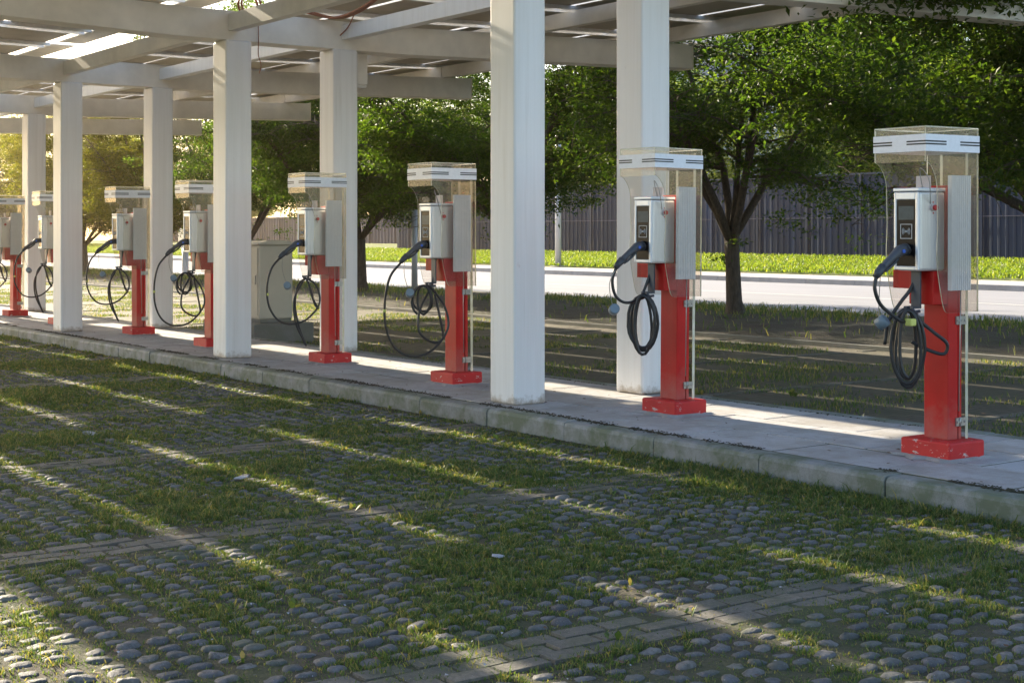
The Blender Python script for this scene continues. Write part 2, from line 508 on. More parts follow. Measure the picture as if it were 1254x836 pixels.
cam = bpy.data.cameras.new('camera'); co = bpy.data.objects.new('camera', cam); COL.objects.link(co)
cam.sensor_width = 36; cam.lens = FPX/1254*36; cam.shift_y = -131/1254
cam.clip_start = 0.1; cam.clip_end = 3000
co.location = (0, 0, CAM_H)
fwd = Vector((-CS, SN, 0))
co.rotation_euler = fwd.to_track_quat('-Z', 'Y').to_euler()
scene.camera = co
vs = scene.view_settings
vs.view_transform = 'Standard'; vs.look = 'None'; vs.exposure = 1.95; vs.gamma = 1; vs.use_curve_mapping = False
scene.cycles.use_denoising = True
scene.cycles.max_bounces = 10
scene.cycles.transparent_max_bounces = 24
scene.cycles.sample_clamp_indirect = 6

# --------------------------------------------------------------------------
# ground sheets
# --------------------------------------------------------------------------
def sheet(name, x0, y0, x1, y1, z, mat, nx=1, ny=1, amp=0, s=1.0, zf=None, kind='structure'):
    xs = np.linspace(x0, x1, nx+1); ys = np.linspace(y0, y1, ny+1)
    X, Y = np.meshgrid(xs, ys); X = X.ravel(); Y = Y.ravel()
    Z = np.full_like(X, z)
    if amp: Z = Z + amp*(vnoise(X, Y, s, 3)*0.6+vnoise(X, Y, s*0.4, 5)*0.4-0.5)
    if zf is not None: Z = Z+zf(X, Y)
    i = np.arange(nx*ny); r = i//nx; c = i % nx
    a = r*(nx+1)+c
    q = np.stack([a, a+1, a+nx+2, a+nx+1], 1)
    o = np_mesh(name, np.stack([X, Y, Z], 1), q, None, [mat], smooth=True)
    tag(o, kind=kind)
    return o

XN, XF = 25.0, -230.0
sheet('ground', -231, -41, 35, 141, -0.12, M['far_ground'])
sheet('parking_lot', XF, -40, XN, 6.78, 0.0, M['moss_soil'])
sheet('rear_parking_lot', XF, 9.02, XN, 15.40, 0.0, M['rear_brick'])
sheet('planting_soil', -70, 15.50, 0, 21.62, 0.05, M['planter_soil'], 420, 50, 0.10, 0.5)
sheet('planting_soil', XF, 15.50, -70, 21.62, 0.05, M['planter_soil'])
sheet('planting_soil', 0, 15.50, XN, 21.62, 0.05, M['planter_soil'])
sheet('road_gutter', XF, 21.62, XN, 22.45, 0.01, M['road_edge'])
sheet('road', XF, 22.45, XN, 34.55, 0.0, M['road'])
sheet('path', XF, 34.95, XN, 38.2, 0.15, M['path'])
bank = lambda X, Y: 0.13*np.clip((Y-38.2)/8, 0, 1)**1.0*3.2+np.clip((Y-46)/14, 0, 1)*0.25
sheet('terrain', XF, 38.2, XN, 64, 0.16, M['lawn_ground'], 240, 40, 0.10, 1.2, bank)

# planting-strip edging and road kerb
mb = MB(); mb.box(XF, 15.40, -0.05, XN, 15.50, 0.06); tag(mb.build('planting_strip_edging', M['concrete']), kind='structure')
mb = MB()
x = XF
while x < XN:
    mb.box(x, 34.55, -0.05, x+1.985, 34.95, 0.155); x += 2.0
tag(mb.build('road_kerb', M['road_kerb']), kind='structure')
# painted line on the road
mb = MB(); mb.add([(XF, 27.9, .004), (XN, 27.9, .004), (XN, 28.02, .004), (XF, 28.02, .004)], [(0, 1, 2, 3)])
tag(mb.build('road_marking', simple('worn_road_paint', (0.60, 0.60, 0.58), 0.8, 0, 0.2, 3)), kind='structure')

# island: kerb stones and granite slabs
mb = MB()
x = -4.62 - 60*1.02
rk = random.Random(3)
while x < 8:
    w = 1.02; j = rk.uniform(-.004, .004); dz = rk.uniform(-.004, .004)
    y0, y1, z0, z1 = 6.755+j, 6.915+j, -0.1, 0.150+dz
    poly = [(y0, z0), (y1, z0), (y1, z1), (y0+.035, z1), (y0+.012, z1-.010), (y0, z1-.032)]
    mb.prism(poly, 'x', x+.004, x+w-.004)
    x += w
mb.box(XF, 6.755, -.1, -4.62-60*1.02, 6.915, .15)
tag(mb.build('kerb', M['kerbstone'], bevel=.004), kind='structure')
mb = MB()
rows = [(6.945, 7.49), (7.512, 8.09), (8.112, 8.695)]
for ri, (a, b) in enumerate(rows):
    x = -64.0 + 0.3*ri
    while x < 6:
        w = 0.895
        dz = rk.uniform(-.0025, .0025)
        mb.box(x, a, .05, x+w-.020, b, .1505+dz); x += w
tag(mb.build('pavement', M['slab'], bevel=.003), kind='structure')
mb = MB()
x = -64.0
while x < 6:
    mb.box(x, 8.712, -.1, x+1.19, 8.865, .147+rk.uniform(-.004, .004)); x += 1.2
tag(mb.build('rear_kerb', M['kerbstone'], bevel=.006), kind='structure')
mb = MB(); mb.box(-64.0, 6.915, -.1, 6, 8.71, .1465); mb.box(-64, 8.866, -.1, 6, 9.02, .03)
tag(mb.build('island_bed', M['moss_soil']), kind='structure')

# dirt collected in the joint behind the kerb stone
def clods(n, x0, x1, y0, y1, z, smin, smax, name, mat, filt=None):
    X = RNG.uniform(x0, x1, n); Y = RNG.normal((y0+y1)/2, (y1-y0)/4, n)
    k = vnoise(X, Y*0, 0.5, 9)*.6+vnoise(X, Y*0, .12, 10)*.4 > 0.36
    X = X[k]; Y = Y[k]; n = len(X)
    s = RNG.uniform(smin, smax, n)
    base = np.array([(1,0,0),(0,1,0),(-1,0,0),(0,-1,0),(0,0,.8),(0,0,-.5)], float)
    a = RNG.uniform(0, 6.28, n)
    jit = 1+RNG.uniform(-.35, .35, (n, 6))
    bx = base[None, :, 0]*np.cos(a)[:, None]-base[None, :, 1]*np.sin(a)[:, None]
    by = base[None, :, 0]*np.sin(a)[:, None]+base[None, :, 1]*np.cos(a)[:, None]
    V = np.stack([X[:, None]+bx*s[:, None]*jit*1.4, Y[:, None]+by*s[:, None]*jit, z+base[None, :, 2]*s[:, None]*.7*jit], 2)
    t = np.array([(0,1,4),(1,2,4),(2,3,4),(3,0,4),(1,0,5),(2,1,5),(3,2,5),(0,3,5)])
    T = (np.arange(n)[:, None, None]*6+t[None]).reshape(-1, 3)
    o = np_mesh(name, V.reshape(-1, 3), None, T, [mat])
    return tag(o, kind='stuff')
clods(11000, -32, -3.0, 6.875, 6.995, .150, .003, .013, 'dirt', M['planter_soil'])
clods(5000, -20, -3.0, 6.60, 6.78, .004, .004, .012, 'dirt', M['planter_soil'])
clods(1500, -32, -3.5, 8.69, 8.73, .148, .005, .012, 'dirt', M['planter_soil'])

mb = MB(); rd = random.Random(6)
for k in range(-1, 14):
    xc = -5.0-2.68*k; y = 9.06
    while y < 15.3:
        l = rd.uniform(.38, .42)
        if rd.random() > .12:
            mb.box(xc-.06+rd.uniform(-.008, .008), y, -.02, xc+.06+rd.uniform(-.008, .008), min(y+l-.012, 15.38), .008+rd.uniform(0, .006))
        y += l
tag(mb.build('bay_divider', M['brickpav'], bevel=.003), kind='structure')
def grit(name, n, x0, x1, y0, y1, z, smin, smax, mat):
    X = RNG.uniform(x0, x1, n); Y = RNG.uniform(y0, y1, n); k = in_view(X, Y, .5, 30)
    X, Y = X[k], Y[k]; n = len(X); sz = RNG.uniform(smin, smax, n); a = RNG.uniform(0, 6.28, n)
    th = a[:, None]+np.array([0, 1.3, 2.9, 4.4])[None]
    V = np.stack([X[:, None]+np.cos(th)*sz[:, None], Y[:, None]+np.sin(th)*sz[:, None]*.7, z+RNG.uniform(0, .008, (n, 4))], 2).reshape(-1, 3)
    T = np.arange(n)[:, None]*4
    tag(np_mesh(name, V, T+np.array([[0, 1, 2, 3]]), None, [mat]), kind='stuff')
grit('paper_flecks', 700, -14, -2, -1, 6.7, .020, .003, .010, M['paper'])
grit('leaf_litter', 2600, -30, -2, 9.1, 21, .022, .012, .035, M['litter'])
grit('leaf_litter', 260, -26, -3, 6.8, 8.8, .158, .008, .022, M['litter'])
grit('leaf_litter', 900, -18, -2, -1, 6.7, .022, .008, .022, M['litter'])

# uneven soil in the paving, lapping over the stones here and there
_n = lambda X, Y: .017*(vnoise(X, Y, .32, 61)*.45+vnoise(X, Y, .10, 62)*.35+vnoise(X, Y, .05, 63)*.20-.5)
sheet('parking_lot', -19.5, -1.6, -1.2, 6.755, .0035, M['moss_soil'], 560, 260, 0, 1, _n)

# ---------------- cobbled turf paving ---------------------------------------
DIV0, DIVP, DIVW = -4.36, 2.68, 0.17     # brick divider centre, pitch, half width
def div_dist(x):
    return np.abs((x-DIV0+DIVP/2) % DIVP - DIVP/2)

def cobbles():
    px, py = 0.100, 0.130
    xs = np.arange(-46, 0.5, px); ys = np.arange(-2.4, 6.70, py)
    X, Y = np.meshgrid(xs, ys)
    X = (X+RNG.normal(0, .007, X.shape)).ravel(); Y = (Y+RNG.normal(0, .007, Y.shape)).ravel()
    Y += 0.02*(vnoise(X, Y, 1.5, 2)-.5); X += 0.03*(vnoise(X, Y, 1.2, 4)-.5)
    k = in_view(X, Y, 2.0, 44) & (div_dist(X) > DIVW+.045) & (RNG.uniform(0, 1, len(X)) > .07)
    X = X[k]; Y = Y[k]; n = len(X)
    dep = -CS*X+SN*Y
    cov = vnoise(X, Y, 1.1, 21)*.6+vnoise(X, Y, .4, 22)*.4      # how far soil and grass hide the knob
    sink = np.clip((cov-.45)*3.5, 0, 1)
    hgt = (.007+.012*RNG.uniform(0, 1, n)**.8+.008*(RNG.uniform(0, 1, n) > .9))*(1-.45*sink)
    rx = RNG.uniform(.027, .037, n)*(1-.2*sink); ry = RNG.uniform(.038, .052, n)*(1-.2*sink)
    near = dep < 16
    for name, sel, seg, prof in (('cobblestones', near, 12, [(1.0, -.4), (.97, .30), (.84, .74), (.50, .96)]),
                                 ('cobblestones', ~near, 8, [(1.0, -.25), (.85, .62), (.5, .95)])):
        x, y, h, a, b = X[sel], Y[sel], hgt[sel], rx[sel], ry[sel]
        m = len(x)
        th = np.arange(seg)*2*PI/seg
        # superellipse outline: rounded squares
        cx = np.sign(np.cos(th))*np.abs(np.cos(th))**.72; cy = np.sign(np.sin(th))*np.abs(np.sin(th))**.72
        tilt = RNG.normal(0, .09, (m, 2))
        rings = []
        wob = 1+RNG.normal(0, .085, (m, seg))
        rot = RNG.normal(0, .12, m)
        for (rr, zz) in prof:
            ux = cx[None]*a[:, None]*rr*wob; uy = cy[None]*b[:, None]*rr*wob
            gx = ux*np.cos(rot)[:, None]-uy*np.sin(rot)[:, None]
            gy = ux*np.sin(rot)[:, None]+uy*np.cos(rot)[:, None]
            gz = h[:, None]*zz + (gx*tilt[:, :1]+gy*tilt[:, 1:])*(zz > 0)
            gz = gz+RNG.normal(0, .0013, gz.shape)*(zz > .2)
            rings.append(np.stack([x[:, None]+gx, y[:, None]+gy, gz], 2))
        top = np.stack([x, y, h], 1)[:, None]
        V = np.concatenate(rings+[top], 1)
        nv = V.shape[1]; nr = len(prof)
        i = np.arange(seg); j = (i+1) % seg
        q = np.concatenate([np.stack([r*seg+i, r*seg+j, (r+1)*seg+j, (r+1)*seg+i], 1) for r in range(nr-1)])
        t = np.stack([(nr-1)*seg+i, (nr-1)*seg+j, np.full(seg, nv-1)], 1)
        off = np.arange(m)[:, None, None]*nv
        o = np_mesh(name, V.reshape(-1, 3), (q[None]+off).reshape(-1, 4), (t[None]+off).reshape(-1, 3), [M['cobble']], smooth=True)
        tag(o, kind='structure')
cobbles()

def divider_bricks():
    mb = MB(); r = random.Random(5)
    for k in range(-1, 14):
        xc = DIV0-DIVP*k
        for ci, cx in enumerate((-.112, 0, .112)):
            y = -2.5 + (ci % 2)*.11
            while y < 6.70:
                l = .22
                if in_view(np.array([xc]), np.array([y]), 2.5)[0]:
                    z = .010+r.uniform(-.006, .005); j = r.uniform(-.004, .004)
                    x0, x1 = xc+cx-.052+j, xc+cx+.052+j
                    y1 = min(y+l-.009, 6.74)
                    t1, t2 = r.uniform(-.004, .004), r.uniform(-.004, .004)
                    v = [(x0,y,-.02),(x1,y,-.02),(x1,y1,-.02),(x0,y1,-.02),
                         (x0+.006,y+.006,z+t1),(x1-.006,y+.006,z+t2),(x1-.006,y1-.006,z-t1),(x0+.006,y1-.006,z-t2)]
                    mb.add(v, [(4,5,6,7),(0,1,5,4),(1,2,6,5),(2,3,7,6),(3,0,4,7)])
                y += l
    return tag(mb.build('divider_bricks', M['brickpav']), kind='structure')
divider_bricks()

# ---------------- grass ------------------------------------------------------
def blades(name, X, Y, Z, Hh, Wd, mat, lean=.45):
    n = len(X)
    a = RNG.uniform(0, 2*PI, n); b = RNG.uniform(0, 2*PI, n)
    wx, wy = np.cos(a)*Wd*.5, np.sin(a)*Wd*.5
    ln = Hh*RNG.uniform(.1, lean*2, n)
    lx, ly = np.cos(b)*ln, np.sin(b)*ln
    p0 = np.stack([X-wx, Y-wy, Z], 1); p1 = np.stack([X+wx, Y+wy, Z], 1)
    mx, my, mz = X+lx*.35, Y+ly*.35, Z+Hh*.62
    p2 = np.stack([mx+wx*.75, my+wy*.75, mz], 1); p3 = np.stack([mx-wx*.75, my-wy*.75, mz], 1)
    tz = Z+Hh*np.clip(1.05-lean*RNG.uniform(0, .8, n), .55, 1.1)
    p4 = np.stack([X+lx, Y+ly, tz], 1)
    V = np.stack([p0, p1, p2, p3, p4], 1).reshape(-1, 3)
    o = np.arange(n)[:, None]*5
    return tag(np_mesh(name, V, o+np.array([[0, 1, 2, 3]]), o+np.array([[3, 2, 4]]), [mat]), kind='stuff')

def lot_grass():
    # density falls with distance, blade width grows a little so far turf still reads
    n = 5200000
    X = RNG.uniform(-34, -1.5, n); Y = RNG.uniform(-1.6, 6.74, n)
    dep = -CS*X+SN*Y
    k = in_view(X, Y, 1.0, 38)
    pat = vnoise(X, Y, 1.1, 21)*.34+vnoise(X, Y, .42, 22)*.26+vnoise(X, Y, .11, 23)*.28+vnoise(X, Y, .045, 24)*.12
    dens = np.clip((pat-.365)*4.6, 0.20, 1)
    dens *= np.where(div_dist(X) < DIVW, .30, 1)
    # knob tops stay mostly bare
    gx = X-0.03*(vnoise(X, Y, 1.2, 4)-.5); gy = Y-0.02*(vnoise(X, Y, 1.5, 2)-.5)
    ex = ((gx+46+.05) % .100)-.05; ey = ((gy+2.4+.065) % .130)-.065
    onk = (np.abs(ex)/.031)**2.6+(np.abs(ey)/.043)**2.6 < 1
    dens = np.where(onk & (div_dist(X) > DIVW+.045), dens*(.04+.30*np.clip((pat-.6)*5, 0, 1)), dens)
    dens *= np.clip((7.5/np.maximum(dep, 4.0))**1.25, 0, 1)
    dens = np.where(Y > 6.55, np.clip(dens*1.15, 0, 1), dens)
    k &= RNG.uniform(0, 1, n) < dens*.95
    X, Y, dep, pat = X[k], Y[k], dep[k], pat[k]
    n = len(X)
    Hh = RNG.uniform(.010, .034, n)*(.60+1.3*np.clip((pat-.45)*3.6, 0, 1))
    Hh = np.where(RNG.uniform(0, 1, n) < .03, Hh*2.0, Hh)
    Wd = RNG.uniform(.0032, .0075, n)*np.clip(dep/7, .8, 3)
    print('grass blades', n)
    blades('grass', X, Y, np.full(n, .002), Hh, Wd, M['grass'], .75)
lot_grass()

def strip_grass(name, n, x0, x1, y0, y1, z, h, w, mat, thr=.4, sc=.7, seed=31, zf=None, zmax=120, ysk=None):
    X = RNG.uniform(x0, x1, n); Y = RNG.uniform(y0, y1, n)
    k = in_view(X, Y, 2.0, zmax)
    pat = vnoise(X, Y, sc, seed)*.65+vnoise(X, Y, sc*.3, seed+1)*.35
    k &= RNG.uniform(0, 1, n) < np.clip((pat-thr)*4, 0, 1)
    if ysk is not None: k &= RNG.uniform(0, 1, n) < ysk(X, Y)
    X, Y = X[k], Y[k]; n = len(X)
    Z = np.full(n, z)
    if zf is not None: Z = Z+zf(X, Y)
    return blades(name, X, Y, Z, RNG.uniform(h*.5, h*1.2, n), RNG.uniform(w*.7, w*1.3, n), mat)
# grass between soil and road, in the rear lot's joints, and on the far lawn
strip_grass('grass', 90000, -66, -6, 15.6, 21.7, .06, .13, .016, M['grass'], .30, 1.2, 31, None, 80,
            lambda X, Y: np.clip((Y-18.3)/2.6, .05, 1)*np.where(X < -30, 1, .75))
strip_grass('grass', 170000, -50, -2, 9.1, 15.3, .0, .05, .009, M['grass'], .47, .9, 41, None, 60)
strip_grass('grass', 150000, -150, -20, 38.3, 46.5, .20, .16, .05, M['lawn'], .05, 1.2, 51, bank, 190)

def weeds():
    mb = MB(); r = random.Random(8)
    spots = [(-11.2, 10.2), (-10.4, 9.7), (-9.8, 10.4), (-12.4, 11.5), (-12.0, 10.1), (-14.2, 12.6), (-13.2, 9.6), (-8.2, 9.5), (-9.2, 9.35),
             (-18.5, 12.2), (-20.0, 10.8), (-16.0, 12.0), (-8.9, 11.2), (-17.0, 14.0), (-23, 11.5), (-15.2, 13.4)]
    spots += [(r.uniform(-24, -4), 6.70+r.uniform(-.06, .02)) for _ in range(46)]
    spots += [(r.uniform(-7.5, -3.2), r.uniform(2.2, 6.2)) for _ in range(26)] + [(r.uniform(-14, -6), r.uniform(3, 6.5)) for _ in range(26)]
    for (x, y) in spots:
        big = 1.25 if y > 8 else .75
        for q in range(r.randint(5, 11)):
            a = r.uniform(0, 6.28); l = r.uniform(.035, .085)*big; w = l*r.uniform(.14, .24)
            el = r.uniform(.4, 1.4)
            d = Vector((math.cos(a)*math.cos(el), math.sin(a)*math.cos(el), math.sin(el)))
            s = Vector((-math.sin(a), math.cos(a), 0))*w
            b = Vector((x+r.uniform(-.04, .04), y+r.uniform(-.04, .04), .005))
            p1 = b+d*l*.55; p2 = b+d*l+Vector((0, 0, -.12*l))
            mb.add([b-s*.25, b+s*.25, p1+s, p2, p1-s], [(0, 1, 2, 3, 4)])
    tag(mb.build('weeds', M['grass']), kind='stuff')
weeds()

# --------------------------------------------------------------------------
# solar carport
# --------------------------------------------------------------------------
COLX = [-9.89, -15.46, -21.05, -26.95, -32.4]
carport = empty('solar_carport', (-20, 7.9, .15))
tag(carport, 'long white steel carport with butterfly roof of solar panels over the row of chargers', 'carport')
OX, OY, OZ = -20, 7.9, .15
def loc(o):
    """parts are modelled in world coordinates; bring them under the carport's origin"""
    o.location = (-OX, -OY, -OZ); return o
def roofz(y):
    """underside of girders: flat over the columns, wings rise outward"""
    d = max(0, abs(y-7.9)-1.5)
    return 3.765+.030*d
def girder(xc):
    mb = MB()
    ys = [1.55, 6.4, 9.4, 14.2]
    w = .15
    top = [(y, roofz(y)+(.345 if abs(y-7.9) > 2 else .335)) for y in ys]
    bot = [(y, roofz(y)) for y in ys][::-1]
    mb.prism(top+bot, 'x', xc-w, xc+w)
    # end plates
    mb.box(xc-w-.012, 14.2, roofz(14.2)-.01, xc+w+.012, 14.215, roofz(14.2)+.36)
    mb.box(xc-w-.012, 1.535, roofz(1.55)-.01, xc+w+.012, 1.55, roofz(1.55)+.36)
    return loc(mb.build('girder', M['beam'], carport, bevel=.008))
def column(xc, y0, y1):
    mb = MB()
    mb.box(xc-.18, y0, .15, xc+.18, y1, 3.765)
    return loc(mb.build('column', M['white'], carport, bevel=.022, segs=3))
for i, xc in enumerate(COLX):
    girder(xc)
    if xc < -5:
        column(xc, 7.03, 7.35); column(xc, 8.41, 8.74)
    else:
        column(xc, 7.03, 7.35); column(xc, 8.41, 8.74)
# purlins run from girder to girder
def purlin(x0, x1, y, z0, h, w, m, name='purlin'):
    mb = MB()
    t = .012
    # channel section open downward side
    mb.box(x0, y-w/2, z0, x1, y-w/2+t, z0+h)
    mb.box(x0, y-w/2+t, z0+h-t, x1, y+w/2, z0+h)
    mb.box(x0, y-w/2+t, z0, x1, y+w/2, z0+t)
    for xe in (x0+.005, x1-.017):
        mb.box(xe, y-w/2+t, z0+t, xe+.012, y+w/2-.004, z0+h-t)
    loc(mb.build(name, m, carport))
for i in range(len(COLX)-1):
    a, b = COLX[i+1]+.152, COLX[i]-.152
    purlin(a, b, 7.13, 3.87, .19, .12, M['beam'])
    purlin(a, b, 8.60, 3.88, .17, .14, M['white'])
for y in (1.85, 4.45, 11.4, 13.75):
    purlin(COLX[0]+.01, COLX[0]+2.0, y, roofz(y)+.352, .19, .12, M['beam'])
    for i in range(len(COLX)-1):
        z = roofz(y)+.352
        purlin(COLX[i+1]+.01, COLX[i]-.01, y, z, .19, .12, M['beam'])
# rails across the purlins, either side of every panel joint
SLIT0, SLP = -14.45+1.72*4, 1.72
NSL = 16
def wing(y, front):
    return roofz(y)+.352+.19
railm = MB
rails = 0
for k in range(NSL):
    xj = SLIT0-SLP*k
    for (ya, yb) in ((1.53, 6.98), (8.03, 14.5)):
        for dx in (-.16, .12):
            za, zb = wing(ya, 0)+.002, wing(yb, 0)+.002
            mb = MB()
            x0, x1 = xj+dx-.022, xj+dx+.022
            if yb > 8 and ya > 7: ym, zm = 9.4, wing(9.4, 0)+.002
            else: ym, zm = 6.4, wing(6.4, 0)+.002
            pts = [(ya, za), (ym, zm), (yb, zb)]
            poly = [(p[0], p[1]) for p in pts]+[(p[0], p[1]+.045) for p in pts[::-1]]
            mb.prism(poly, 'x', x0, x1)
            if rails < 84: loc(mb.build('rail', M['galv'], carport))
            rails += 1
# panels
def panel(mb, x0, x1, y0, y1):
    z0, z1 = wing(y0, 0)+.050, wing(y1, 0)+.050
    t = .035
    v = [(x0,y0,z0),(x1,y0,z0),(x1,y1,z1),(x0,y1,z1),(x0,y0,z0+t),(x1,y0,z0+t),(x1,y1,z1+t),(x0,y1,z1+t)]
    f = [(0,3,2,1),(4,5,6,7),(0,1,5,4),(1,2,6,5),(2,3,7,6),(3,0,4,7)]
    mb.add(v, f, [0, 1, 2, 2, 2, 2])
strips_f = [(1.53+1.09*i, 1.53+1.09*i+1.015) for i in range(5)]
strips_b = [(8.03+1.08*i, 8.03+1.08*i+1.030) for i in range(6)]
allp = []; rp = random.Random(21)
for k in range(NSL-1):
    x1 = SLIT0-SLP*k-.05; x0 = SLIT0-SLP*(k+1)+.05
    for s in strips_f+strips_b:
        j0, j1 = rp.uniform(-.022, .045), rp.uniform(-.045, .022)
        allp.append((x0, x1, s[0]+(j0 if s[0] > 1.6 and abs(s[0]-8.03) > .1 else 0), s[1]+j1*.6))
def visrank(p):
    x, y = (p[0]+p[1])/2, (p[2]+p[3])/2
    r = SN*x+CS*y; z = -CS*x+SN*y
    ok = z > 2 and abs(r) < .36*z+1 and (4.4-CAM_H)/z < .19
    return (0 if ok else 1, z)
allp.sort(key=visrank)
for p in allp[:100]:
    mb = MB(); panel(mb, *p); loc(mb.build('solar_panel', [M['panel_back'], M['panel_face'], M['galv']], carport))
mb = MB()
for p in allp[100:]: panel(mb, *p)
tag(loc(mb.build('solar_panels', [M['panel_back'], M['panel_face'], M['galv']], carport)), kind='stuff')
# gutter strip over the front column row, and conduit work
mb = MB()
for i in range(len(COLX)-1):
    a, b = COLX[i+1]+.152, COLX[i]-.152
    mb.box(a, 7.0, 4.33, b, 7.36, 4.345)
loc(mb.build('gutter', M['beam'], carport))
mb = MB()
loop = [(-15.30+.0, 7.30+.13*math.cos(t), 4.17+.12*math.sin(t)) for t in np.linspace(0, 2*PI*1.9, 40)]
mb.tube([(p[0]+.004*i, p[1], p[2]) for i, p in enumerate(loop)], .014, 8)
loc(mb.build('conduit_loop', M['copper'], carport))
mb = MB()
mb.tube(spline([(-15.27, 7.42, 4.12), (-15.275, 7.43, 3.8), (-15.26, 7.42, 3.62), (-15.25, 7.45, 3.5), (-15.262, 7.43, 3.40)], 6), .006, 6)
loc(mb.build('dangling_wire', M['copper'], carport))
mb = MB()
for j in range(3):
    mb.tube(spline([(-15.29, 8.05+.05*j, 4.16), (-15.1, 8.32+.03*j, 4.10), (-14.7, 8.42+.03*j, 4.16), (-14.2, 8.45, 4.28)], 6), .016, 7)
mb.tube(spline([(-15.25, 8.48, 3.92), (-15.1, 8.50, 4.0), (-14.9, 8.47, 4.12)], 5), .008, 6)
loc(mb.build('conduit', M['copper'], carport))
# small junction box hung behind one rear column
mb = MB(); mb.box(-15.70, 8.80, 3.38, -15.48, 8.99, 3.76); mb.box(-15.69, 8.81, 3.34, -15.49, 8.98, 3.38)
loc(mb.build('junction_box', M['beam'], carport, bevel=.008))

# --------------------------------------------------------------------------
# charging stations
# --------------------------------------------------------------------------
def side_profile(mirror=False):
    """canopy side panel outline in (y, z): hood in front, S-curve back, long skirt"""
    pts = [(.085, 2.064), (-.41, 2.064), (-.41, 1.86)]
    curve = [(-.41, 1.86), (-.37, 1.84), (-.33, 1.79), (-.305, 1.72), (-.300, 1.60), (-.297, 1.45), (-.305, 1.30), (-.295, 1.18), (-.265, 1.04), (-.245, .97), (-.225, .935), (-.20, .925)]
    c2 = spline([(p[0], p[1], 0) for p in curve], 4)
    pts = pts[:2]+[(p[0], p[1]) for p in c2]+[(.085, .925)]
    return pts

